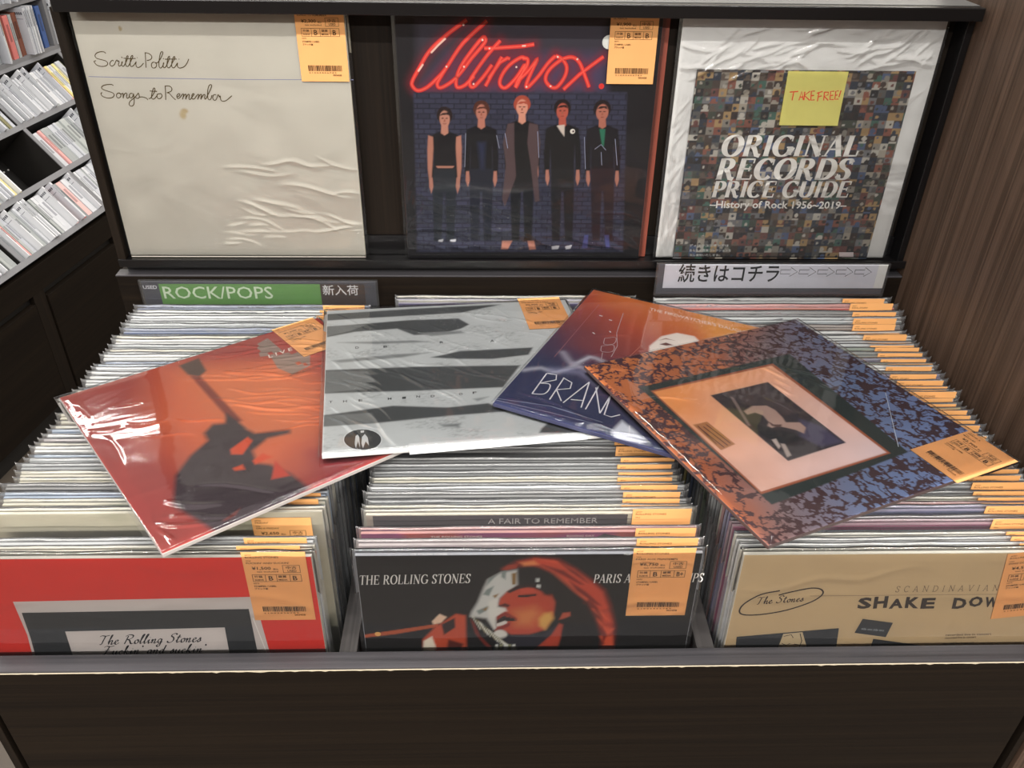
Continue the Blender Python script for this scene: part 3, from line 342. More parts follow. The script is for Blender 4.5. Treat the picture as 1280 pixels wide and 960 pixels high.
"recorded live in concert"],["cjk","6d5c48",[[61.6,197.0],[92.2,197.9],[60.7,199.9]],"recorded live in concert"],["cjk","6d5c48",[[61.2,189.0],[92.3,189.9],[60.4,191.9]],
"recorded live in concert"],["bold","9aa0a4",[[-25.5,211.6],[-2.6,208.7],[-25.8,214.8]],"side one side two"]],"red":[["p","d66e46",[[-49.5,307.7],[84.5,220.6],[66.0,135.3],[25.5,
66.4],[-42.7,33.2],[-89.3,105.8],[-104.6,196.0]],60],["p","da7e50",[[-23.3,281.4],[67.6,225.0],[73.1,150.7],[29.7,91.5],[-20.6,113.9],[-38.2,186.8]],50],["p","a83a34",[[-161.5,
127.2],[-127.1,66.3],[-163.4,23.5],[-179.9,119.1]],30],["p","9e3038",[[11.0,51.7],[82.7,21.3],[-2.8,-9.8]],25],["p","5c463e",[[-29.2,300.5],[-4.3,303.4],[-8.6,270.0],[-20.8,261.8],
[-28.7,275.0]],4],["p","8a3c30",[[-27.5,270.5],[-19.0,262.5],[-19.5,172.0],[-19.1,147.5],[-29.2,149.5]],4],["p","42343a",[[-59.7,150.3],[-46.4,160.1],[-33.3,152.7],[-25.1,140.4],
[-18.7,118.1],[12.4,102.1],[9.4,96.0],[-12.6,101.9],[-33.7,91.2],[-38.7,68.9],[-30.1,59.5],[-21.2,34.8],[-17.1,2.4],[-72.0,-8.4],[-104.2,-28.4],[-116.7,22.8],[-126.5,56.7],[-108.5,
98.9],[-85.3,121.3],[-61.9,135.2]],6],["p","42343a",[[-26.7,171.5],[-23.2,150.7],[-22.9,132.9],[-34.7,130.7],[-35.3,154.3]],5],["p","d9532e",[[-50.3,107.0],[-27.5,116.5],[-26.4,
107.2],[-44.1,91.4],[-52.8,98.2]],3],["p","d9532e",[[-61.0,76.3],[-51.0,76.0],[-52.4,67.0],[-60.8,71.0]],3],["p","d9532e",[[-40.8,75.7],[-27.8,81.1],[-22.8,69.3],[-41.5,68.5]],3],
["p","c9402c",[[-23.4,51.7],[-23.0,31.3],[-39.5,37.0],[-23.6,62.1]],3],["p","7c3a34",[[-99.4,9.1],[-80.2,15.6],[-88.0,8.6],[-97.7,7.7]],3],["blk","8f8a80",[[63.4,293.3],[81.1,299.8]
,[81.0,252.1],[110.2,244.9],[90.4,207.1],[65.3,201.5],[58.1,225.0],[64.3,257.5],[53.7,262.0]]],["bold","efe6dc",[[60.7,252.7],[91.4,253.3],[62.9,260.0]],"L I V E"],["bold","6a3a34",
[[61.3,199.7],[101.3,197.1],[62.9,204.1]],"UNDER A BLOOD RED SKY"]],"bw":[["p","4c4f50",[[-157.9,302.1],[-40.4,306.1],[68.7,306.6],[13.0,288.3],[-95.6,286.1],[-156.3,284.4]],3],
["p","4c4f50",[[-158.6,267.5],[-56.1,274.9],[8.4,272.7],[19.8,255.2],[7.9,245.1],[-19.7,234.1],[-50.9,234.8],[-70.6,253.5],[-122.5,250.8],[-155.6,240.8]],3],["p","4c4f50",[[-35.0,
178.2],[1.3,189.3],[88.8,188.4],[80.4,171.7],[36.3,166.6],[-5.8,171.4]],3],["p","4c4f50",[[-157.9,163.0],[-51.3,158.9],[66.0,148.5],[38.7,103.5],[-55.2,107.1],[-108.1,110.7],
[-158.0,113.5]],3],["p","4c4f50",[[-157.6,70.9],[-84.2,80.7],[-26.3,70.4],[17.6,73.5],[35.5,55.6],[-28.0,54.4],[-98.8,50.3],[-157.8,50.6]],3],["p","4c4f50",[[65.1,19.5],[76.7,31.7],
[107.1,6.7],[102.8,7.2],[61.5,12.3]],3],["p","757878",[[-101.0,117.7],[-112.2,130.2],[-100.5,131.1],[-109.3,155.1],[-155.5,160.4],[-157.6,114.8]],2],["p","757878",[[-157.8,50.6],
[-100.9,51.4],[-106.9,69.9],[-157.1,70.0]],2],["p","757878",[[-158.6,268.6],[-106.7,268.7],[-127.6,254.1],[-155.6,243.0]],2],["p","8a8d8d",[[-142.9,226.1],[-51.8,221.4],[-31.8,
215.4],[-97.8,217.4]],4],["p","8a8d8d",[[-149.8,183.7],[-73.9,190.1],[-34.0,189.7],[-69.4,182.1],[-140.2,177.8]],4],["p","8a8d8d",[[-45.3,239.7],[7.2,239.5],[11.8,233.5],[-30.5,
229.8]],4],["p","8a8d8d",[[2.8,83.8],[19.5,86.1],[6.8,79.0]],4],["p","8a8d8d",[[-38.3,39.9],[-16.3,39.1],[-19.3,32.9],[-34.4,34.8]],4],["grit","5a5d5e",[[-159.2,302.2],[186.7,304.6]
,[111.5,6.1],[-157.8,3.2]]],["q","e2e4e4",[[-71.9,10.2],[107.5,8.1],[108.8,-4.8],[-72.1,-8.2]]],["q","3a3c3d",[[-98.2,20.1],[-99.0,15.5],[-101.0,11.3],[-104.1,8.0],[-108.0,5.7],
[-112.6,4.5],[-117.4,4.5],[-122.1,5.7],[-126.6,8.0],[-130.4,11.3],[-133.3,15.4],[-135.2,19.9],[-135.8,24.7],[-135.2,29.4],[-133.3,33.6],[-130.3,37.1],[-126.3,39.7],[-121.6,41.0],
[-116.7,41.0],[-111.7,39.8],[-107.2,37.3],[-103.3,33.8],[-100.4,29.6],[-98.6,24.9]]],["s","e6e8e8",[[-98.2,20.1],[-99.0,15.5],[-101.0,11.3],[-104.1,8.0],[-108.0,5.7],[-112.6,4.5],
[-117.4,4.5],[-122.1,5.7],[-126.6,8.0],[-130.4,11.3],[-133.3,15.4],[-135.2,19.9],[-135.8,24.7],[-135.2,29.4],[-133.3,33.6],[-130.3,37.1],[-126.3,39.7],[-121.6,41.0],[-116.7,41.0],
[-111.7,39.8],[-107.2,37.3],[-103.3,33.8],[-100.4,29.6],[-98.6,24.9],[-98.2,20.1]],0.9],["q","d6d8d8",[[-123.9,29.5],[-121.7,31.8],[-120.3,27.2],[-119.8,9.0],[-121.7,20.1],[-123.9,
8.8],[-125.0,16.9]]],["q","d6d8d8",[[-117.6,26.9],[-114.7,32.1],[-111.9,25.4],[-111.0,11.5],[-114.2,19.1],[-116.9,8.0],[-118.4,16.0]]],["q","d6d8d8",[[-118.9,38.2],[-115.2,38.6],
[-115.5,34.8],[-118.7,34.5]]],["bold","4a4c4d",[[-151.2,93.7],[-147.2,93.6],[-151.2,97.9]],"T"],["bold","4a4c4d",[[-136.3,93.1],[-132.3,93.1],[-136.3,97.3]],"H"],["bold","4a4c4d",
[[-120.0,92.9],[-115.9,92.8],[-119.9,97.1]],"E"],["bold","4a4c4d",[[-89.1,92.6],[-85.0,92.5],[-88.9,96.8]],"M"],["bold","4a4c4d",[[-73.7,92.4],[-69.6,92.4],[-73.4,96.7]],"I"],
["bold","4a4c4d",[[-58.3,93.2],[-54.2,93.1],[-58.0,97.4]],"N"],["bold","4a4c4d",[[-42.8,92.2],[-38.6,92.1],[-42.4,96.4]],"D"],["bold","4a4c4d",[[-12.1,92.8],[-7.9,92.8],[-11.6,97.1]
],"O"],["bold","4a4c4d",[[3.2,93.6],[7.4,93.6],[3.7,97.9]],"F"],["bold","4a4c4d",[[-89.1,207.1],[-84.6,207.1],[-88.9,212.3]],"B"],["bold","4a4c4d",[[-21.7,210.1],[-17.1,210.1],
[-21.2,215.3]],"R"],["bold","4a4c4d",[[39.5,207.1],[44.2,207.1],[40.3,212.3]],"A"],["bold","4a4c4d",[[-122.2,208.2],[-117.8,208.2],[-122.2,213.4]],"D"]],"brand":[["lin","",[[-163.9,
5.0],[-12.0,313.2]]],["p","e8a24a",[[-12.0,313.2],[68.6,303.8],[79.0,247.7],[13.6,254.6]],30],["p","efe4dc",[[-38.3,178.2],[-43.7,198.8],[-37.6,229.7],[-23.1,247.2],[-1.6,249.5],
[11.6,235.0],[10.9,210.7],[8.7,158.8],[-15.9,145.5]],3],["p","6a3a34",[[-34.3,208.7],[-28.4,216.8],[-18.4,215.0],[-26.4,209.4]],1],["p","8a5a4c",[[-38.1,217.0],[-31.5,227.5],[-20.3,
226.8],[-30.9,225.3]],1],["g","cfd0dc",[[-154.6,76.1],[-138.9,90.0],[-119.9,89.5],[-107.5,112.4],[-98.8,139.6],[-81.8,137.4]],4],["g","b9b4c4",[[-129.8,134.3],[-111.5,115.8],[-96.9,
112.7],[-82.5,109.6],[-62.2,142.5]],5],["g","8f8fae",[[-126.1,91.5],[-95.7,102.5],[-70.2,90.0]],7],["s","e6e0e0",[[-115.9,197.5],[-112.2,195.2]],1.6],["s","e6e0e0",[[-98.6,210.8],
[-96.1,208.4]],1.6],["s","e6e0e0",[[-124.1,244.3],[-119.6,244.0]],1.6],["s","e6e0e0",[[-109.0,239.1],[-104.8,238.7]],1.6],["s","c9b4b8",[[-97.8,190.6],[-86.5,198.6],[-83.5,183.1],
[-93.4,176.5],[-97.8,190.6]],0.7],["s","c9b4b8",[[-95.0,170.8],[-82.9,179.8],[-78.9,164.8],[-90.4,158.6],[-95.0,170.8]],0.7],["s","c9b4b8",[[-98.7,265.2],[-89.3,210.9],[-78.0,180.1]
,[-76.1,151.9]],0.7],["s","c9b4b8",[[-88.6,156.6],[-84.6,141.6],[-74.7,140.2]],0.7],["s","b8747a",[[-134.5,273.4],[-135.0,119.9]],0.5],["s","d98a72",[[-68.2,275.2],[-53.0,193.7],
[-59.2,149.7]],0.6],["s","eceaf0",[[-128.8,82.0],[-126.6,35.6]],1.5],["s","eceaf0",[[-128.2,82.3],[-117.8,84.2],[-114.2,74.1],[-127.2,59.4]],1.5],["s","eceaf0",[[-127.2,59.4],
[-117.1,62.2],[-113.5,51.6],[-115.4,40.6],[-126.6,35.6]],1.5],["s","eceaf0",[[-107.9,82.7],[-105.3,33.8]],1.5],["s","eceaf0",[[-109.0,82.1],[-96.4,76.9],[-93.7,64.7],[-106.1,55.5]],
1.5],["s","eceaf0",[[-106.1,55.5],[-93.0,37.1]],1.5],["s","eceaf0",[[-79.6,87.5],[-90.1,34.8]],1.5],["s","eceaf0",[[-79.6,87.5],[-69.7,35.2]],1.5],["s","eceaf0",[[-85.1,44.6],
[-72.8,48.8]],1.5],["s","eceaf0",[[-67.6,86.3],[-64.4,34.3]],1.5],["s","eceaf0",[[-69.3,80.3],[-48.3,34.5]],1.5],["s","eceaf0",[[-49.5,70.9],[-48.3,34.5]],1.5],["s","eceaf0",
[[-49.9,75.6],[-43.3,34.0],[-35.4,33.6],[-28.5,41.8]],1.5],["bold","f2d8c4",[[-71.0,289.5],[69.2,286.3],[-72.5,297.2]],"THE FIREWATCHER'S DAUGHTER"],["p","d9dce6",[[-27.0,9.3],
[-23.3,33.3],[9.4,11.5],[7.1,4.0],[-19.4,0.6]],5],["s","eceaf0",[[-13.5,27.3],[-6.7,6.4]],1.2],["s","aab0cc",[[-158.8,5.3],[-100.2,10.7],[-52.3,13.5],[9.9,9.7]],0.5],["s","aab0cc",
[[-157.7,8.3],[-100.1,22.4],[-40.2,19.9]],0.5]],"frame":[["damask","",[[-148.3,-10.5],[-140.4,298.5],[164.9,299.6],[167.2,-12.9]]],["p","24302e",[[-95.9,34.2],[-91.2,242.4],[105.7,
221.5],[115.2,39.2]],1.5],["p","a85c3a",[[-85.1,42.5],[-81.2,208.9],[100.1,203.4],[99.8,40.0]],1],["lin2","",[[-82.2,44.2],[-77.9,204.5],[97.7,200.3],[97.0,42.3]]],["p","352b30",
[[-53.2,98.5],[-51.3,176.2],[69.4,174.0],[70.3,98.0]],1],["p","4a3c3e",[[-51.3,118.3],[-48.5,169.4],[9.5,167.6],[8.0,149.8],[-16.2,142.1],[-24.8,120.8]],5],["p","4c4460",[[18.7,
159.3],[37.0,171.1],[68.0,172.1],[65.0,144.7],[43.0,137.3]],6],["p","b8988c",[[-15.1,113.0],[-19.6,128.3],[-14.4,143.0],[-4.0,146.0],[9.1,144.1],[18.1,140.9],[23.7,154.8],[33.5,
154.3],[40.9,144.8],[33.1,141.6],[25.5,134.4],[19.6,128.0],[20.5,120.3],[15.8,118.7],[11.4,124.3],[-1.1,127.0],[-8.5,122.5],[-8.5,112.2]],2],["p","5c3f3c",[[8.3,125.1],[16.2,126.2],
[19.7,134.9],[22.9,129.7],[17.5,122.8]],1],["p","17141a",[[4.2,106.4],[18.4,115.2],[35.5,134.8],[49.1,136.4],[49.2,118.1],[39.2,104.3],[21.8,100.9]],4],["p","c9b8b0",[[36.8,106.3],
[36.6,111.9],[48.6,107.3],[51.6,102.5]],1.5],["p","b9a8a0",[[44.9,110.6],[47.6,114.1],[64.5,107.2],[65.5,100.9]],1.5],["p","8a7470",[[-44.2,117.4],[-39.7,119.5],[9.2,102.3],[8.1,
99.5]],2],["p","b07444",[[-14.9,47.4],[-14.1,64.4],[28.3,66.8],[31.4,47.1]],1],["s","6a3a2c",[[-10.4,60.3],[25.6,63.2]],1.3],["s","6a3a2c",[[-8.4,55.3],[27.4,58.4]],1.3],["s",
"6a3a2c",[[-6.5,50.3],[28.9,52.9]],1.3],["s","6a3a2c",[[-11.6,50.6],[21.2,49.4]],1.3],["s","c9d2e0",[[15.3,286.1],[95.4,219.2]],0.7]],"pose_red":[[0.78932,0.61329,-0.02929],
[-0.61399,0.78844,-0.03726],[-0.15214,0.60417,0.87599]],"pose_bw":[[0.98948,0.14248,-0.02514],[-0.14336,0.98895,-0.03781],[-0.00667,0.6565,0.87994]],"pose_brand":[[0.89713,-0.44169,
-0.00801],[0.44106,0.89659,-0.03988],[0.14546,0.65199,0.88304]],"pose_frame":[[0.41139,-0.91137,0.01251],[0.91086,0.41059,-0.04193],[0.17225,0.64252,0.89114]],"d3box":[[[-151.0,
-2.5],[157.8,-1.7],[-152.8,305.3],[163.1,306.7]]]
}

# ------------------------------------------------------------------ lettering
_tc = {}
def text_geo(s, bold=0.0, shear=0.0, sp=1.0):
    k = (s, bold, shear, sp)
    if k in _tc: return _tc[k]
    cu = bpy.data.curves.new('lettering', 'FONT'); cu.body = s; cu.size = 1; cu.offset = bold; cu.shear = shear; cu.resolution_u = 2
    cu.space_character = sp; cu.fill_mode = 'BOTH'; cu.dimensions = '2D'
    ob = bpy.data.objects.new('tmp', cu); COL.objects.link(ob); dg = bpy.context.evaluated_depsgraph_get(); dg.update()
    me = bpy.data.meshes.new_from_object(ob.evaluated_get(dg)); bpy.data.objects.remove(ob); bpy.data.curves.remove(cu)
    v = np.array([x.co[:2] for x in me.vertices]).reshape(-1, 2); f = [tuple(p.vertices) for p in me.polygons]; bpy.data.meshes.remove(me)
    if len(v) == 0: v = np.zeros((1, 2))
    v = v - [v[:, 0].min(), 0]; r = (v, f, max(v[:, 0].max(), 1e-3), max(v[:, 1].max(), 1e-3)); _tc[k] = r; return r
def smooth(p, k=5):
    p = np.array(p, float)
    if len(p) < 3: return p
    q = np.vstack([2 * p[0] - p[1], p, 2 * p[-1] - p[-2]]); out = []
    for i in range(1, len(q) - 2):
        a, b, c, d = q[i - 1:i + 3]
        for j in range(k):
            t = j / k; out.append(.5 * (2 * b + (c - a) * t + (2 * a - 5 * b + 4 * c - d) * t * t + (3 * b - a - 3 * c + d) * t ** 3))
    out.append(q[-2]); return np.array(out)
def ribbon(p, w):
    p = np.array(p, float); d = np.gradient(p, axis=0); l = np.hypot(d[:, 0], d[:, 1]); l[l == 0] = 1; d = d / l[:, None]
    nrm = np.stack([-d[:, 1], d[:, 0]], 1); w = np.broadcast_to(w, (len(p),))[:, None] / 2
    v = np.empty((2 * len(p), 2)); v[0::2] = p + nrm * w; v[1::2] = p - nrm * w
    f = [(2 * i, 2 * i + 1, 2 * i + 3, 2 * i + 2) for i in range(len(p) - 1)]; return v, f
def arc(cx, cy, rx, ry, a0, a1, n=14):
    t = np.radians(np.linspace(a0, a1, n)); return np.stack([cx + rx * np.cos(t), cy + ry * np.sin(t)], 1)
# capitals with thick uprights, thin cross strokes and serifs; strokes: (points, forced width or None)
def serif_glyph(c):
    l = lambda *a: [(a[i], a[i + 1]) for i in range(0, len(a), 2)]
    TH, tn = .15, .05
    g = {'T': (.72, [(l(.36, 0, .36, 1), TH), (l(.02, .975, .70, .975), tn), (l(.03, .80, .03, 1), .04), (l(.69, .80, .69, 1), .04)], [(.36, 0)]),
         'H': (.86, [(l(.16, 0, .16, 1), TH), (l(.70, 0, .70, 1), TH), (l(.16, .52, .70, .52), tn)], [(.16, 0), (.16, 1), (.70, 0), (.70, 1)]),
         'E': (.70, [(l(.16, 0, .16, 1), TH), (l(.05, .975, .62, .975), tn), (l(.16, .52, .50, .52), tn), (l(.05, .025, .66, .025), tn), (l(.62, .78, .62, 1), .045), (l(.65, 0, .66, .24), .045), (l(.5, .40, .5, .63), .04)], []),
         'F': (.64, [(l(.16, 0, .16, 1), TH), (l(.05, .975, .60, .975), tn), (l(.16, .50, .48, .50), tn), (l(.60, .78, .60, 1), .045), (l(.48, .38, .48, .62), .04)], [(.16, 0)]),
         'R': (.80, [(l(.16, 0, .16, 1), TH), (np.vstack([l(.06, .975, .30, .975), arc(.34, .74, .24, .235, 90, -90), l(.16, .505)]), None), (l(.36, .50, .48, .36, .62, .06, .78, .02), .13)], [(.16, 0)]),
         'P': (.68, [(l(.16, 0, .16, 1), TH), (np.vstack([l(.06, .975, .30, .975), arc(.34, .72, .25, .255, 90, -90), l(.16, .465)]), None)], [(.16, 0)]),
         'D': (.84, [(l(.16, 0, .16, 1), TH), (np.vstack([l(.05, .975, .34, .975), arc(.36, .5, .38, .475, 90, -90), l(.05, .025)]), None)], []),
         'O': (.86, [(arc(.43, .5, .35, .485, 0, 360, 30), None)], []), 'L': (.66, [(l(.16, 0, .16, 1), TH), (l(.05, .025, .62, .025), tn), (l(.61, 0, .63, .26), .045)], [(.16, 1)]),
         'I': (.36, [(l(.18, 0, .18, 1), TH)], [(.18, 0), (.18, 1)]),
         'N': (.88, [(l(.16, 0, .16, 1), .055), (l(.14, .98, .72, .02), TH), (l(.72, 0, .72, 1), .055)], [(.16, 0), (.13, 1), (.72, 1)]),
         'G': (.86, [(arc(.45, .5, .37, .485, 48, 352, 26), None), (l(.74, .06, .74, .42), TH), (l(.58, .43, .86, .43), tn), (l(.73, .72, .73, .96), .04)], []),
         'S': (.62, [(smooth([(.53, .80), (.42, .955), (.22, .95), (.11, .78), (.22, .58), (.42, .44), (.52, .25), (.42, .05), (.20, .04), (.08, .20)], 4), None), (l(.54, .72, .54, .97), .04), (l(.07, .03, .07, .28), .04)], []),
         'C': (.80, [(arc(.43, .5, .35, .485, 46, 316, 26), None), (l(.70, .70, .70, .97), .04)], []),
         'A': (.76, [(l(.06, 0, .36, 1), .055), (l(.36, 1, .66, 0), TH), (l(.16, .34, .56, .34), tn)], [(.06, 0), (.66, 0)]),
         'U': (.84, [(np.vstack([l(.16, 1, .16, .35), arc(.43, .33, .26, .30, 180, 360), l(.70, .5, .70, 1)]), None)], [(.16, 1), (.70, 1)]),
         'X': (.80, [(l(.12, 1, .68, 0), TH), (l(.66, 1, .12, 0), .055)], [(.12, 0), (.68, 0), (.12, 1), (.66, 1)]),
         'M': (1.0, [(l(.16, 0, .16, 1), .055), (l(.16, 1, .50, .05), .13), (l(.50, .05, .84, 1), .055), (l(.84, 0, .84, 1), TH)], [(.16, 0), (.84, 0), (.12, 1), (.88, 1)]),
         'V': (.80, [(l(.10, 1, .40, 0), TH), (l(.40, 0, .70, 1), .055)], [(.10, 1), (.70, 1)])}
    return g.get(c, (.34, [], []))
def serif_geo(s, light=0, heavy=1.0):
    V, F, x = [], [], 0.0
    def put(v, f):
        b = sum(len(a) for a in V); V.append(v); F.extend([tuple(i + b for i in q) for q in f])
    for c in s:
        adv, st, sf = serif_glyph(c)
        for p, w in st:
            p = np.array(p, float)
            if w is None:
                d = np.gradient(p, axis=0); a = np.abs(d[:, 1]) / (np.hypot(d[:, 0], d[:, 1]) + 1e-9); w = .05 + .12 * a ** 1.4
            w = np.array(w) * heavy
            if light: w = np.minimum(w, .07)
            v, f = ribbon(p, w); put(v + [x, 0], f)
        for sx, sy in sf:
            y = .018 if sy == 0 else .982; v, f = ribbon([(sx - .13, y), (sx + .13, y)], .036); put(v + [x, 0], f)
        x += adv + (.55 if light else .06)
    return np.vstack(V), F, x, 1.0
CURS = {'T': (.8, [[.0, .9, .2, 1, .5, .95, .85, 1.02], [.5, .97, .4, .5, .3, .05, .15, .02]]), 'h': (.5, [[0, .2, .15, .6, .25, 1, .18, 1.02, .12, .6, .08, 0, .15, .3, .3, .45, .36, .35, .33, .05, .4, 0, .55, .15]]),
        'e': (.42, [[0, .15, .15, .22, .3, .35, .25, .47, .12, .4, .08, .15, .18, 0, .32, .03, .45, .18]]), 'R': (.85, [[.25, .9, .18, .5, .08, 0], [.0, .85, .3, 1.02, .65, .95, .65, .7, .4, .52, .22, .52, .45, .4, .6, .1, .75, 0, .9, .1]]),
        'o': (.42, [[.25, .45, .08, .35, .08, .1, .2, 0, .35, .12, .35, .38, .22, .45, .3, .38, .45, .4]]), 'l': (.3, [[0, .15, .15, .5, .28, .95, .2, 1.02, .12, .7, .1, .1, .18, 0, .32, .15]]),
        'i': (.28, [[0, .2, .12, .42, .1, .1, .18, 0, .3, .15], [.14, .62, .17, .66]]), 'n': (.5, [[0, .3, .08, .45, .08, 0, .12, .25, .28, .45, .34, .35, .3, .08, .38, 0, .5, .15]]),
        'g': (.45, [[.35, .42, .15, .45, .05, .2, .15, .03, .32, .2, .36, .45, .32, -.2, .2, -.4, .05, -.3, .2, -.1, .48, .15]]), 'S': (.7, [[.7, .88, .55, 1.02, .3, .95, .22, .75, .45, .55, .5, .25, .3, .02, .05, .05, .0, .2]]),
        't': (.35, [[0, .15, .15, .5, .2, .85, .12, .5, .1, .1, .2, 0, .35, .15], [.0, .58, .35, .62]]), 's': (.36, [[0, .1, .15, .35, .2, .48, .25, .3, .26, .08, .15, 0, .03, .06, .2, .05, .38, .15]]),
        'F': (.8, [[.0, .88, .2, 1, .5, .95, .85, 1.03], [.45, .95, .35, .5, .2, 0, .05, .02], [.15, .5, .55, .55]]), 'u': (.5, [[0, .3, .08, .43, .06, .12, .16, 0, .3, .15, .36, .43, .33, .1, .4, 0, .5, .15]]),
        'c': (.38, [[.3, .38, .2, .45, .07, .3, .08, .08, .2, 0, .4, .15]]), 'k': (.48, [[0, .15, .15, .6, .22, 1, .12, .9, .06, 0], [.32, .45, .1, .22, .22, .2, .35, 0, .5, .12]]),
        'a': (.45, [[.32, .4, .18, .46, .05, .25, .12, .02, .28, .15, .35, .43, .33, .1, .4, 0, .48, .12]]), 'd': (.5, [[.32, .4, .18, .46, .05, .25, .12, .02, .28, .15, .42, 1, .34, .3, .36, .02, .5, .12]]), "'": (.15, [[.05, 1.0, .1, .8]])}
def curs_geo(s):
    V, F, x = [], [], 0.0
    for c in s:
        adv, st = CURS.get(c, (.35, []))
        for p in st:
            p = smooth(np.array(p).reshape(-1, 2), 4); p = np.stack([p[:, 0] + .22 * p[:, 1], p[:, 1]], 1)
            d = np.gradient(p, axis=0); a = np.arctan2(d[:, 1], d[:, 0]); w = .055 + .10 * np.abs(np.sin(a - .5)) ** 1.5
            v, f = ribbon(p, w); b = sum(len(q) for q in V); V.append(v + [x, 0]); F.extend([tuple(i + b for i in q) for q in f])
        x += adv + .06
    return np.vstack(V), F, x, 1.0

# ------------------------------------------------------------------ painting on fine grids and flat ink decals
NZ = np.random.RandomState(7)
def vnoise(X, Z, cell, seed=0):
    r = np.random.RandomState(seed).rand(64, 64); x = X / cell + 20; z = Z / cell + 20
    i = np.floor(x).astype(int); j = np.floor(z).astype(int); fx = x - i; fz = z - j; fx = fx * fx * (3 - 2 * fx); fz = fz * fz * (3 - 2 * fz)
    g = lambda a, b: r[a % 64, b % 64]
    return (g(i, j) * (1 - fx) + g(i + 1, j) * fx) * (1 - fz) + (g(i, j + 1) * (1 - fx) + g(i + 1, j + 1) * fx) * fz
def seg_dist(X, Z, P, closed):
    d = np.full(X.shape, 1e9); n = len(P)
    for i in range(n if closed else n - 1):
        ax, az = P[i]; bx, bz = P[(i + 1) % n]; L2 = (bx - ax) ** 2 + (bz - az) ** 2 + 1e-9
        t = np.clip(((X - ax) * (bx - ax) + (Z - az) * (bz - az)) / L2, 0, 1); d = np.minimum(d, np.hypot(X - ax - t * (bx - ax), Z - az - t * (bz - az)))
    return d
def poly_mask(X, Z, P, soft):
    ins = np.zeros(X.shape, bool); n = len(P)
    for i in range(n):
        ax, az = P[i]; bx, bz = P[(i + 1) % n]
        if az == bz: continue
        ins ^= ((az > Z) != (bz > Z)) & (X < (bx - ax) * (Z - az) / (bz - az) + ax)
    d = seg_dist(X, Z, P, True) * np.where(ins, 1, -1); return np.clip(.5 + d / max(soft, .6), 0, 1)
def blend(C, a, col): C += a[..., None] * (np.array(col) - C)
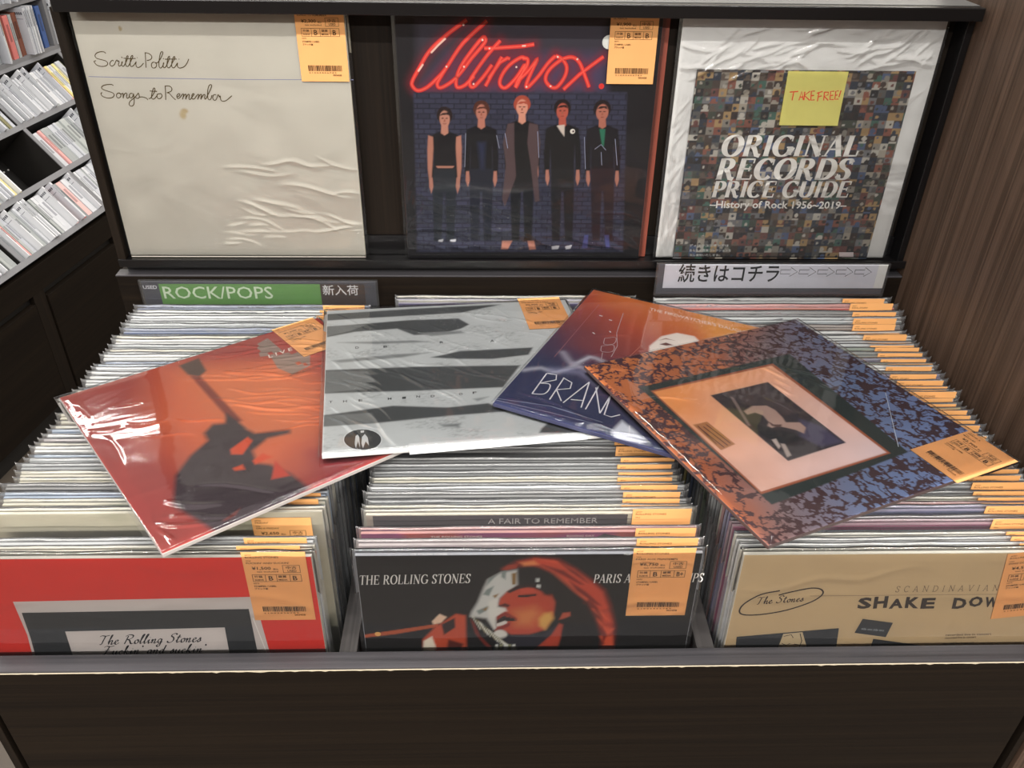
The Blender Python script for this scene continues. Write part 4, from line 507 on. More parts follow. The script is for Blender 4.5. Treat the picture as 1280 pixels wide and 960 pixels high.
def paint(C, X, Z, ops):
    """X, Z in mm"""
    for op in ops:
        k, hx, P = op[:3]; P = [tuple(p) for p in P]; ex = op[3] if len(op) > 3 else None
        if k == 'p':
            m = ex + 1; bx = (X > min(p[0] for p in P) - m) & (X < max(p[0] for p in P) + m) & (Z > min(p[1] for p in P) - m) & (Z < max(p[1] for p in P) + m)
            rows = np.where(bx.any(1))[0]; cols = np.where(bx.any(0))[0]
            if len(rows) == 0: continue
            sl = (slice(rows[0], rows[-1] + 1), slice(cols[0], cols[-1] + 1)); sub = C[sl]; blend(sub, poly_mask(X[sl], Z[sl], P, ex), lin(hx))
        elif k == 'e':
            (cx, cz), (px, pz) = P; rx = abs(px - cx) + 1e-3; rz = abs(pz - cz) + 1e-3; d = np.hypot((X - cx) / rx, (Z - cz) / rz); blend(C, np.clip(.5 + (1 - d) * min(rx, rz) / max(ex, .6), 0, 1), lin(hx))
        elif k == 'g':
            d = seg_dist(X, Z, [tuple(q) for q in smooth(P, 2)], False); blend(C, .6 * np.exp(-(d / ex) ** 2), lin(hx))
        elif k == 'brick':
            m = poly_mask(X, Z, P, 3); row = np.floor(Z / 6.2); u = X / 15 + .5 * (row % 2); fu = u - np.floor(u); fv = Z / 6.2 - row
            mort = np.maximum(np.clip(1 - np.minimum(fu, 1 - fu) * 15 / .9, 0, 1), np.clip(1 - np.minimum(fv, 1 - fv) * 6.2 / .8, 0, 1))
            rn = vnoise(np.floor(u) * 3.1, row * 2.7, 1.0, 3); v = .75 + .5 * rn
            base = np.array(lin(hx)) * v[..., None]; base = base + mort[..., None] * (np.array(lin('191a28')) - base); C += m[..., None] * (base - C)
        elif k == 'lin':
            (ax, az), (bx, bz) = P; t = ((X - ax) * (bx - ax) + (Z - az) * (bz - az)) / ((bx - ax) ** 2 + (bz - az) ** 2)
            t = t + .08 * (vnoise(X, Z, 40, 5) - .5); stops = [(0, '28305c'), (.28, '2e3358'), (.42, '5a3550'), (.55, '8a3f40'), (.72, 'b8543a'), (.9, 'd67a3c'), (1.1, 'e09a44')]
            for ch_ in range(3): C[..., ch_] = np.interp(t, [s[0] for s in stops], [lin(s[1])[ch_] for s in stops])
        elif k == 'lin2':
            m = poly_mask(X, Z, P, 1); t = np.clip((X + 60) / 130, 0, 1) * .0 + np.clip((Z - 40) / 200, 0, 1)
            t = np.clip((X + 90) / 180, 0, 1) * .6 + np.clip((Z - 60) / 190, 0, 1) * .4; base = np.array(lin('eda05c')) + np.clip((t * 1.15 - .1 + .15 * (vnoise(X, Z, 50, 9) - .5)), 0, 1)[..., None] * (np.array(lin('e6d2d4')) - np.array(lin('eda05c'))); C += m[..., None] * (base - C)
        elif k == 'blk':
            m = poly_mask(X, Z, P, 1); b = (vnoise(np.floor(X / 5) * 5, np.floor(Z / 7) * 7, 6, 11) > .28); blend(C, m * b * .8, lin(hx))
        elif k == 'damask':
            m = np.ones(X.shape)
            wx = X + 8 * (vnoise(X, Z, 7, 21) - .5); wz = Z + 8 * (vnoise(X, Z, 7, 22) - .5)
            a = np.abs(vnoise(wx, wz, 9, 23) - .5) ; b = np.abs(vnoise(wx, wz, 4.2, 24) - .5)
            leaf = ((a < .085) | ((b < .09) & (a < .24)) | (vnoise(X, Z, 3.6, 25) > .74) & (a < .3)).astype(float)
            t = np.clip((X + 155) / 310 * .45 + Z / 310 * .55 + .12 * (vnoise(X, Z, 60, 26) - .5), 0, 1)
            g1 = [(0, 'cc7a44'), (.35, 'b0623c'), (.5, '857074'), (.7, '7080a4'), (1, '8096cc')]; g2 = [(0, '4c2430'), (.4, '4a2a2c'), (.7, '40262c'), (1, '3a2234')]
            for ch_ in range(3):
                c1 = np.interp(t, [s[0] for s in g1], [lin(s[1])[ch_] for s in g1]); c2 = np.interp(t, [s[0] for s in g2], [lin(s[1])[ch_] for s in g2])
                v = c1 + leaf * (c2 - c1); C[..., ch_] += m * (v - C[..., ch_])
        elif k == 'grit':
            m = poly_mask(X, Z, P, 2); n1 = vnoise(X, Z, 22, 41) * .6 + vnoise(X, Z * 3, 6, 42) * .4; n2 = vnoise(X, Z * 2.5, 2.2, 43)
            blend(C, m * np.clip((n1 - .52) * 4, 0, 1) * np.clip((n2 - .35) * 3, 0, 1) * .35, lin(hx))
        elif k == 'book':
            m = poly_mask(X, Z, P, .6); gx = np.floor(X / 9.4); gz = np.floor(Z / 9.4); fx = X / 9.4 - gx; fz = Z / 9.4 - gz
            rs = np.random.RandomState(12); pal = [lin(h) for h in ('3a3430', 'd8d0bc', '3f7f6a', 'd0a040', '4a6aa0', '5a4638', '7a6450', '8a4436', '39485a', '6b6a66', 'a39a88', '2a2a2c', '4e5a46', 'b0562f', '87888a', '54402f', '2f3f55', 'c0b49a', '44302a')]
            A = np.array(pal)[rs.randint(0, len(pal), (64, 64))]; B = np.array(pal)[rs.randint(0, len(pal), (64, 64))]
            ii = (gx.astype(int) + 32) % 64; jj = (gz.astype(int) + 5) % 64; base = A[ii, jj]
            kx, ky = rs.rand(64, 64)[ii, jj] * .5 + .25, rs.rand(64, 64)[ii, jj] * .5 + .25; rd = rs.rand(64, 64)[ii, jj] * .25 + .15
            s2 = ((np.hypot(fx - kx, fz - ky) < rd) | ((fz < .25) & (rd > .26))).astype(float); base = base + s2[..., None] * (B[ii, jj] - base)
            C += m[..., None] * ((base * .48 + .30 * base.mean(-1, keepdims=True)) - C)
def fast_mesh(name, V, F):
    me = bpy.data.meshes.new(name); me.vertices.add(len(V)); me.vertices.foreach_set('co', V.ravel().astype('f'))
    me.loops.add(F.size); me.loops.foreach_set('vertex_index', F.ravel().astype('i')); me.polygons.add(len(F))
    me.polygons.foreach_set('loop_start', np.arange(0, F.size, 4).astype('i')); me.update(calc_edges=True); return me
def grid_mesh(name, x0, x1, z0, z1, step, y, fill, ops):
    nx = int(round((x1 - x0) / step)); nz = int(round((z1 - z0) / step)); xs = np.linspace(x0, x1, nx + 1); zs = np.linspace(z0, z1, nz + 1)
    X, Z = np.meshgrid(xs, zs); C = np.empty(X.shape + (3,)); C[:] = lin(fill); paint(C, X * 1000, Z * 1000, ops)
    V = np.stack([X, np.full(X.shape, y), Z], -1).reshape(-1, 3); i = np.arange(nz)[:, None] * (nx + 1) + np.arange(nx)[None]
    F = np.stack([i, i + 1, i + nx + 2, i + nx + 1], -1).reshape(-1, 4)
    me = bpy.data.meshes.new(name); me.vertices.add(len(V)); me.vertices.foreach_set('co', V.ravel().astype('f'))
    me.loops.add(F.size); me.loops.foreach_set('vertex_index', F.ravel().astype('i')); me.polygons.add(len(F))
    me.polygons.foreach_set('loop_start', np.arange(0, F.size, 4).astype('i'))
    me.update(calc_edges=True); at = me.color_attributes.new('Col', 'FLOAT_COLOR', 'POINT')
    at.data.foreach_set('color', np.concatenate([C.reshape(-1, 3), np.ones((len(V), 1))], 1).ravel().astype('f')); me.validate(); return me
class Ink:
    def __init__(s): s.V = []; s.F = []; s.C = []; s.n = 0; s.k = 0
    def put(s, v, f, col, clip=None):
        s.k += 1; y = -s.k * 1.2e-5; v = np.array(v)
        s.V.append(np.stack([v[:, 0], np.full(len(v), y), v[:, 1]], 1)); s.F += [tuple(i + s.n for i in q) for q in f]; s.C += [(*col, 1)] * len(v); s.n += len(v)
    def text(s, geo, A, B, T_, col):
        v, f, w, h = geo; A, B, T_ = map(np.array, (A, B, T_)); s.put(A + np.outer(v[:, 0] / w, B - A) + np.outer(v[:, 1] / h, T_ - A), f, col)
    def rect(s, x0, z0, x1, z1, col): s.put([(x0, z0), (x1, z0), (x1, z1), (x0, z1)], [(0, 1, 2, 3)], col)
    def frame(s, x0, z0, x1, z1, t, col):
        for a in ((x0, z0, x1, z0 + t), (x0, z1 - t, x1, z1), (x0, z0, x0 + t, z1), (x1 - t, z0, x1, z1)): s.rect(*a, col)
    def mesh(s, name, y):
        me = bpy.data.meshes.new(name); V = np.vstack(s.V) + [0, y, 0]; me.from_pydata(V.tolist(), [], s.F)
        at = me.color_attributes.new('Col', 'FLOAT_COLOR', 'POINT'); at.data.foreach_set('color', np.array(s.C, 'f').ravel()); me.update(); return me
def ear(P):
    bm = bmesh.new(); vs = [bm.verts.new((p[0], p[1], 0)) for p in P]; f = bm.faces.new(vs); bmesh.ops.triangulate(bm, faces=[f]); bm.verts.index_update()
    v = [tuple(x.co[:2]) for x in bm.verts]; fs = [tuple(x.index for x in q.verts) for q in bm.faces]; bm.free(); return v, fs
def decals(ops, smooth_it, zmin=None):
    ink = Ink()
    for op in ops:
        k, hx, P = op[:3]
        if k not in ('s', 'dot', 'q', 'serif', 'ital', 'cjk', 'bold', 'script', 'wild', 'note'): continue
        P = np.array(P) / 1000.0; c = lin(hx)
        if k == 's':
            if smooth_it and len(P) > 4: P = smooth(P, 4)
            v, f = ribbon(P, op[3] / 1000); ink.put(v, f, c)
        elif k == 'dot':
            r = op[3] / 1000; t = np.linspace(0, 2 * np.pi, 17)[:-1]; ink.put(np.stack([P[0][0] + r * np.cos(t), P[0][1] + r * np.sin(t)], 1), [tuple(range(16))], c)
        elif k == 'q': v, f = ear(P); ink.put(v, f, c)
        elif k == 'serif': ink.text(serif_geo(op[3], op[4] if len(op) > 4 else 0, 1.0 if len(op) > 4 or hx != 'f4f2ec' else 1.5), *P, c)
        elif k == 'ital': ink.text(text_geo(op[3], .02), *P, c)
        elif k == 'cjk': ink.text(text_geo(op[3], .01), *P, c)
        elif k == 'bold': ink.text(text_geo(op[3], .015), *P, c)
        elif k == 'script': ink.text(curs_geo(op[3]), *P, c)
        elif k == 'wild':
            A, B, T_ = P; n = len(op[3]); rr = random.Random(5)
            for i, ch_ in enumerate(op[3]):
                if ch_ == ' ': continue
                a = A + (B - A) * (i + .08) / n; b = A + (B - A) * (i + .95) / n; u = (T_ - A) * rr.uniform(.9, 1.12); o_ = u * rr.uniform(-.08, .08)
                ink.text(text_geo(ch_, .045), a + o_, b + o_ + u * rr.uniform(-.08, .08), a + o_ + u, c)
    if zmin is not None:
        ink.V = [np.stack([v[:, 0], v[:, 1], np.maximum(v[:, 2], zmin)], 1) for v in ink.V]
    return ink

# ------------------------------------------------------------------ record pieces
JW, JH, JT = .313, .312, .0034
def jacket_plain():
    me = box_mesh(-JW / 2, JW / 2, -JT / 2, JT / 2, 0, JH, .0005, 'jacket'); at = me.color_attributes.new('Edge', 'FLOAT_COLOR', 'POINT')
    at.data.foreach_set('color', [c for v in me.vertices for c in ((1., 1., 1., 1.) if v.co.z > JH - .0003 or abs(v.co.x) > JW / 2 - .0003 else (0., 0., 0., 1.))]); return me
def film_mesh(seed, nx=18, W=JW, H=JH, ext=.0042, flap=.05, gap=.0027, amp=.0004, hero=None, name='plastic_sleeve'):
    """clear outer sleeve: front sheet, over the top edge, folded flap behind; pinched past the card's sides"""
    rs = np.random.RandomState(seed); nf = 190 if hero else 8
    if hero: nx = 190
    prof = [(.0003, -.0008), (.002, -gap * .8)] + [(.004 + (H - .006) * i / nf, -gap) for i in range(nf + 1)] + [(H + .0040, -gap * .75), (H + .0068, -.0009), (H + .0068, .0006), (H + .003, gap * .8), (H - .012, gap), (H - flap, gap)]
    xs = np.concatenate([[-W / 2 - ext, -W / 2 - ext * .45], np.linspace(-W / 2 - .0003, W / 2 + .0003, nx + 1), [W / 2 + ext * .45, W / 2 + ext]])
    top = .0016 * (np.interp(xs, np.linspace(-.17, .17, 14), rs.rand(14)) - .5); wob = .0010 * (np.interp(xs, np.linspace(-.17, .17, 9), rs.rand(9)) - .5)
    V = []
    for k, (z, y) in enumerate(prof):
        for i, x in enumerate(xs):
            e = min(1, max(0, (W / 2 + .001 - abs(x)) / ext + 1)); ee = 1 if abs(x) <= W / 2 + .001 else max(.08, 1 - (abs(x) - W / 2) / ext)
            zz = z + (top[i] if z > H - .003 else 0) + (.0015 if ee < .5 and z > H else 0); yy = y * ee
            if y < 0 and z > .01: yy -= amp * (rs.rand() if not hero else 0) * ee + (wob[i] if z > H - .01 and hero is None else 0) * .5
            V.append((x, yy, zz))
    V = np.array(V)
    if hero:
        fr = (V[:, 1] < -gap * .5) & (np.abs(V[:, 0]) < W / 2 + .001) & (V[:, 2] > .004) & (V[:, 2] < H + .001); X, Z = V[:, 0], V[:, 2]; h = np.zeros(len(V))
        for (x0, z0, x1, z1, n_, ang, ln, wd, am) in hero:
            for _ in range(n_):
                cx, cz = rs.uniform(x0, x1), rs.uniform(z0, z1); a = math.radians(ang + rs.uniform(-14, 14)); L_ = ln * rs.uniform(.5, 1.2); w = wd * rs.uniform(.7, 1.3)
                u = (X - cx) * math.cos(a) + (Z - cz) * math.sin(a); v = -(X - cx) * math.sin(a) + (Z - cz) * math.cos(a) + .004 * np.sin(u * rs.uniform(40, 90) + rs.rand() * 6)
                h += am * rs.uniform(.4, 1) * np.exp(-(v / w) ** 2) * np.exp(-(u / L_) ** 4)
        h += .0006 * vnoise(X * 1000, Z * 1000, 45, seed); edge = np.clip((W / 2 - np.abs(X)) / .012, 0, 1) * np.clip(Z / .012, 0, 1) * np.clip((H - Z) / .01, 0, 1)
        V[:, 1] -= np.where(fr, h * edge, 0)
    m = len(xs); F = [(k * m + i, k * m + i + 1, (k + 1) * m + i + 1, (k + 1) * m + i) for k in range(len(prof) - 1) for i in range(m - 1)]
    me = fast_mesh(name, V, np.array(F)); me.polygons.foreach_set('use_smooth', [True] * len(F)); me.update(); return me
TW, TH_ = .0565, .0865
INK = lin('4a3524')
def tag_ink(artist, title, price, g1='B', g2='B', full=True):
    k = Ink(); tx = lambda s, x, z, w, h, b=.01, col=INK: k.text(text_geo(s, b), (x, z), (x + w, z), (x, z + h), col)
    tx('ARTIST', .003, .0825, .006, .0014); tx(artist, .003, .0795, min(.046, .0021 * len(artist)), .0021)
    if not full: tx('TITLE', .003, .0755, .0045, .0014); return k
    tx('TITLE', .003, .0755, .0045, .0014); tx(title, .003, .0725, min(.046, .0020 * len(title)), .0021)
    tx('\u00a5' + price, .007, .0655, .017, .0036, .015); tx('\u7a0e\u8fbc', .026, .0650, .0045, .0021); tx('tax included', .011, .0622, .019, .0016)
    k.frame(.0345, .0615, .0500, .0708, .0004, INK); tx('\u4e2d\u53e4', .0375, .0664, .0095, .0032); tx('USED', .0385, .0625, .0080, .0026)
    k.frame(.0060, .0505, .0500, .0595, .0004, INK)
    for x in (.0175, .0275, .0395): k.rect(x, .0505, x + .0004, .0595, INK)
    tx('\u5916\u88c5', .0078, .0558, .0075, .0025); tx('SLEEVE', .0078, .0520, .0080, .0018); tx(g1, .0205, .0522, .0040 * (1 + .6 * (len(g1) - 1)), .0055, .012)
    tx('\u76e4\u8cea', .0292, .0558, .0075, .0025); tx('MEDIA', .0292, .0520, .0080, .0018); tx(g2, .0422, .0522, .0040 * (1 + .5 * (len(g2) - 1)), .0055, .012)
    tx('NOTE', .0060, .0478, .005, .0013); tx('STAMPER / LABEL', .0060, .0440, .020, .0018); tx('\u30d6\u30e9\u30c3\u30af\u76e4', .0060, .0408, .012, .0020)
    rs = np.random.RandomState(3); x = .0095
    while x < .0490:
        w = rs.choice([.0003, .0005, .0009]); k.rect(x, .0120, x + w, .0185, INK); x += w + rs.choice([.0004, .0006, .0008])
    tx('2 1 0 0 3 4 5 6 7 8 9', .0100, .0095, .032, .0014); tx('003458', .0380, .0065, .010, .0020)
    return k
def tag_mesh():
    me = box_mesh(0, TW, -.0002, .0002, 0, TH_, 0, 'price_tag'); return me
TAG_ME = tag_mesh(); TAG_ME.materials.append(M['orange'])
_ti = {}
def put_tag(parent, x, z, y, args, full=True, rot=0.0, h=1.0):
    o = link('price_tag', TAG_ME, None, parent); o.location = (x, y, z); o.rotation_euler = (0, rot, 0); o.scale = (1, 1, h)
    key = (args, full)
    if key not in _ti:
        me = tag_ink(*args, full=full).mesh('tag_print', -.00022); me.materials.append(M['print']); _ti[key] = me
    q_ = link('tag_print', _ti[key], None, o); q_['kind'] = 'stuff'; return o

def hero(key, mat4, label, fill, edge, film, tag=None, zr=(0, JH), step=.0014, sm=False, thick=JT, W=JW, H=JH, gapf=.003, tag_out=False, film_key='film_h', zclip=None, ext=.0042, group=None):
    t = thing('record', label, 'record', mat4, group)
    me = box_mesh(-W / 2, W / 2, -thick / 2, thick / 2, 0, H, .0005, 'jacket'); m = plain('jacket_' + key, edge, .5)
    me.materials.append(m); j = link('jacket', me, None, t)
    ops = ART.get(key, []); pm = grid_mesh('cover_picture', -W / 2 + .0006, W / 2 - .0006, max(zr[0], .0006), min(zr[1], H - .0006), step, -thick / 2 - .00015, fill, ops)
    pm.materials.append(M['cover']); link('cover_picture', pm, None, j)
    ink = decals(ops, sm, zclip)
    if ink.n:
        im = ink.mesh('cover_print', -thick / 2 - .0002); im.materials.append(M['print']); link('cover_print', im, None, j)['kind'] = 'stuff'
    fm = film_mesh(hash(key) % 1 + sum(map(ord, key)), hero=film, gap=thick / 2 + .0013, W=W, H=H, ext=ext); fm.materials.append(M[film_key]); link('plastic_sleeve', fm, None, t)
    if tag:
        x, z, args = tag[:3]; put_tag(t, x, z, -thick / 2 - (.0040 if tag_out else .0007), args, rot=tag[3] if len(tag) > 3 else 0)
    return t
# ------------------------------------------------------------------ records on the display ledge
UX = Vector((1, 0, 0)); UZ = Vector((0, 0, 1))
def upright(x, y, z, lean=0.0, yaw=0.0):
    a = Vector((math.cos(yaw), math.sin(yaw), 0)); b = Vector((-math.sin(yaw) * math.sin(lean), math.sin(lean) * math.cos(yaw), math.cos(lean))); return frame(a, b, (x, y, z))
G1 = 'records and booklet propped on the display ledge'
hero('d1', upright(-.3213, 1.0345, .9025, .022), 'cream record sleeve with thin handwritten script, leftmost on the display ledge', 'd8d4c8', 'cfc8b4',
     [(.02, .03, .155, .13, 22, -12, .030, .0016, .0011), (-.03, .02, .06, .05, 6, -5, .02, .002, .0008)], (.0995, .2305, ('SCRITTI POLITTI', 'SONGS TO REMEMBER', '2,300')), sm=True, tag_out=True, group=G1)
hero('d2', upright(.0488, 1.0345, .9025, .022), 'dark record sleeve with red neon lettering above five standing people, middle of the display ledge', '1d1c20', '1b1a1c',
     [(-.15, .01, .15, .09, 16, -14, .06, .004, .0011), (-.155, .01, -.13, .12, 10, 70, .02, .0012, .0009), (0, .02, .14, .10, 4, -22, .07, .0012, .0008)], (.0945, .2305, ('ULTRAVOX', 'ULTRAVOX', '1,900')), step=.001, sm=True, tag_out=True, group=G1)
# an oxblood sleeve stands just behind the neon one: only its right edge shows
t = thing('record', 'thin brick-red record edge showing behind the neon-lettered sleeve on the ledge', 'record', upright(.0585, 1.0395, .9025, .022), G1)
me = box_mesh(-.1565, .1565, -.0014, .0014, 0, .312, .0004, 'jacket'); me.materials.append(plain('oxblood_card', '8c4636', .5)); link('jacket', me, None, t)
# clear bag with white board, mosaic booklet and a sticky note
bag = thing('bagged_price_guide', 'clear bag with white board and photo-mosaic price guide booklet, right of the display ledge', 'booklet', upright(.386, 1.0345, .9025, .022), G1)
link('backing_board', box_mesh(-.157, .157, -.001, .001, .001, .312, .0004, 'backing_board'), M['board'], bag)
bme = box_mesh(-.1325, .1325, -.0028, -.0011, .0004, .2475, .0003, 'booklet'); bk = link('booklet', bme, plain('booklet_paper', '55504a', .5), bag)
ops = ART['d3']; pm = grid_mesh('cover_picture', -.1340, .1340, .0004, .2475, .0012, -.00295, '3d3a38', [[o[0], o[1], [[-160, -20], [160, -20], [160, 300], [-160, 300]]] + o[3:] if o[0] == 'book' else o for o in ops]); pm.materials.append(M['cover']); link('cover_picture', pm, None, bk)
im = decals([o for o in ops if not (o[0] == 's' and o[1] == 'c8452e')], False, .0008).mesh('cover_print', -.0031); im.materials.append(M['print']); link('cover_print', im, None, bk)['kind'] = 'stuff'
fm = film_mesh(31, hero=[(-.14, .24, .14, .31, 42, 30, .018, .0014, .0016), (-.155, .02, -.135, .24, 20, 75, .02, .0014, .0012), (-.15, .25, .15, .30, 14, -10, .04, .002, .0012), (.10, .25, .15, .31, 8, 50, .02, .0014, .0012), (-.13, .10, .02, .24, 7, 35, .03, .0012, .0007)], gap=.0042, W=.314, H=.306, ext=.004, amp=.001, name='clear_bag')
fm.materials.append(M['bag']); link('clear_bag', fm, None, bag)
note = thing('sticky_note', 'yellow sticky note reading TAKE FREE in red, stuck on the price guide', 'sticky note', upright(.386, 1.0345, .9025, .022))
NP = [o for o in ops if o[0] == 'note'][0][2]; nx0 = min(p[0] for p in NP) / 1000; nz1 = max(p[1] for p in NP) / 1000 + .001
bm = bmesh.new(); cols_ = []
for i in range(9):
    z = -.0640 * i / 8; cols_.append([bm.verts.new((x, -.0062 - .0022 * (i / 8) ** 2 * (1 + .4 * (x > .03)), z)) for x in (0, .018, .036, .054, .0735)])
for a, b in zip(cols_, cols_[1:]):
    for i in range(4): bm.faces.new((b[i], b[i + 1], a[i + 1], a[i]))
bmesh.ops.solidify(bm, geom=bm.faces[:], thickness=.0002); me = bpy.data.meshes.new('paper'); bm.to_mesh(me); bm.free()
o = link('paper', me, M['yellow'], note); o.location = (nx0 - .001, 0, nz1)
k = decals([o_ for o_ in ops if o_[0] == 's' and o_[1] == 'c8452e'], False); k.V = [v + [0, -.0001 - .0022 * 0, 0] for v in k.V]
vs = np.vstack(k.V); off = -.0064 - .0025 * np.clip((nz1 - vs[:, 2]) / .0640, 0, 1) ** 2; k.V = [np.stack([vs[:, 0], vs[:, 1] + off, vs[:, 2]], 1)]
im = k.mesh('handwriting', 0); im.materials.append(M['print']); link('handwriting', im, None, note)['kind'] = 'stuff'

# ------------------------------------------------------------------ signs clipped to the header
def sign_holder(name, label, x0, x1, z0, z1, y, cards, texts, arrows=None, tilt=0.0):
    t = thing(name, label, 'sign', upright(x0, y, z0, tilt)); W, H = x1 - x0, z1 - z0
    link('card_backing', box_mesh(.002, W - .002, -.0006, .0006, .0015, H - .0015, 0), M['slate'], t)
    for cx0, cx1, cz0, cz1, m in cards: link('card', box_mesh(cx0, cx1, -.0012, -.0007, cz0, cz1, 0, 'card'), M[m], t)
    k = Ink()
    for s, tx, tz, w, h, c, b in texts: k.text(text_geo(s, b), (tx, tz), (tx + w, tz), (tx, tz + h), lin(c))
    for a in (arrows or []):
        v, f = ribbon(a, .0008); k.put(v, f, lin('26262c'))
    me = k.mesh('lettering', -.0013); me.materials.append(M['print']); link('lettering', me, None, t)['kind'] = 'stuff'
    bm = bmesh.new()
    pr = [(-.0030, -.001), (-.0030, H), (-.0022, H + .001), (.0012, H + .001), (.0012, -.001)]
    for i in range(len(pr) - 1):
        (ya, za), (yb, zb) = pr[i], pr[i + 1]; bm.faces.new([bm.verts.new(p) for p in ((-.001, ya, za), (W + .001, ya, za), (W + .001, yb, zb), (-.001, yb, zb))])
    me = bpy.data.meshes.new('clear_holder'); bm.to_mesh(me); bm.free(); link('clear_holder', me, M['holder'], t); return t
sign_holder('category_sign', 'green ROCK/POPS sign in a clear holder above the left bin', -.4650, -.1495, .8400, .8799, 1.0085,
            [(.0245, .2390, .0045, .0350, 'green'), (.2390, .2985, .0025, .0350, 'brown')],
            [('ROCK/POPS', .0285, .0135, .146, .0180, 'e4f2d8', .006), ('\u65b0\u5165\u8377', .2420, .0200, .0480, .0140, 'f2f2f2', .008), ('USED', .0035, .0280, .0185, .0052, 'e8e8ee', .02)])
ar = []
for i in range(5):
    x = .1655 + .0250 * i; ar.append([(x, .0375), (x + .013, .0375), (x + .013, .0410), (x + .0225, .0345), (x + .013, .0280), (x + .013, .0315), (x, .0315), (x, .0378)])
sign_holder('direction_sign', 'white card sign with black Japanese lettering and five arrows above the right bin', .2240, .5340, .8680, .9135, .9925,
            [(.0100, .2960, .0105, .0450, 'white'), (.2961, .3085, .0105, .0450, 'board')], [('\u7d9a\u304d\u306f\u30b3\u30c1\u30e9', .0290, .0215, .1350, .0240, '0c0c10', .014)], ar, 0.03)

# ------------------------------------------------------------------ front record of each bin
LEAN = .03
def bin_pose(x, ytop, lean=LEAN, yaw=0.0, s=1.0):
    return upright(x, ytop - .312 * math.sin(lean), .5405, lean, yaw) @ Matrix.Diagonal((s, 1, s, 1))
G = {'left': 'records filed in the left bin', 'centre': 'records filed in the centre bin', 'right': 'records filed in the right bin'}
FW = [(-.15, .24, .15, .31, 5, 0, .08, .004, .0004)]
hero('fl', bin_pose(-.314, .5325), 'bright red record sleeve with black and white frame, frontmost in the left bin', 'd8352a', 'b8b4aa', FW, (.0950, .2315, ('ROLLING STONES', "FUCKIN' AND SUCKIN'", '1,500')), zr=(.17, JH), group=G['left'], gapf=.002)
hero('fc', bin_pose(.0372, .5330), 'black record sleeve with a red-lit singer smoking, frontmost in the centre bin', '0e0c0d', '9a9ca2', [(-.15, .30, .15, .312, 8, 0, .1, .0012, .0006), (.05, .17, .15, .25, 5, 20, .05, .004, .0006)], (.0930, .2320, ('ROLLING STONES', 'PARIS AUX PRINTEMPS', '6,750', 'B', 'B+')), zr=(.17, JH), group=G['centre'])
hero('fr', bin_pose(.3868, .5305), 'tan record sleeve with SHAKE DOWN lettering and an inked oval, frontmost in the right bin', 'c9b088', 'd8d4c6', FW, (.0975, .2250, ('ROLLING STONES', 'SHAKE DOWN', '4,500'), -.14), zr=(.17, JH), group=G['right'], sm=True)

# ------------------------------------------------------------------ the filed records behind them
JK = jacket_plain(); JK.materials.append(M['tint'])
FL = []
for i in range(7):
    f_ = film_mesh(100 + i); f_.materials.append(M['film']); FL.append(f_)
ORD = ['', 'first', 'second', 'third', 'fourth', 'fifth', 'sixth', 'seventh', 'eighth', 'ninth', 'tenth', 'eleventh', 'twelfth', 'thirteenth', 'fourteenth', 'fifteenth', 'sixteenth', 'seventeenth', 'eighteenth', 'nineteenth']
TENS = {2: ('twenty', 'twentieth'), 3: ('thirty', 'thirtieth'), 4: ('forty', 'fortieth'), 5: ('fifty', 'fiftieth'), 6: ('sixty', 'sixtieth'), 7: ('seventy', 'seventieth')}
def ordinal(n):
    if n < 20: return ORD[n]
    t_, u = divmod(n, 10); return TENS[t_][1] if u == 0 else TENS[t_][0] + '-' + ORD[u]
CN = {'cream': ('ded8c4', 'e4dcc2', 'd4ccb2'), 'white': ('e6e6e2', 'dcdcda', 'e0e2e4'), 'pale grey': ('b9bdbf', 'aab0b2', 'c4c6c4'), 'grey': ('7e8487', '8d9194', '6c7276'), 'dark grey': ('3c4042', '2e3234', '4a4e50'),
      'black': ('161617', '1d1b1c', '101214'), 'light blue': ('9db4cc', '8aa6c6', 'b4c4d4'), 'blue': ('46618f', '3d5686', '54719c'), 'brown': ('6b4f3c', '7b5a44', '5a4234'), 'red': ('b23a30', 'a83028', 'c24a3a'),
      'magenta': ('a83a68', 'b84a78', '92305a'), 'purple': ('5a4a86', '6b5a96', '4c3e74'), 'green': ('5c7a52', '4a6a48', '7c9068'), 'dark green': ('2c4438', '344c3c', '24382e'), 'pinkish grey': ('a8989a', 'b8a6a6', '988a90'), 'yellow': ('c9b24a', 'd8c25a', 'b9a23e')}
def spaced(y0, y1, mean, rr):
    out = []; y = y0
    while y < y1: out.append(y); y += mean * rr.uniform(.88, 1.25)
    return out
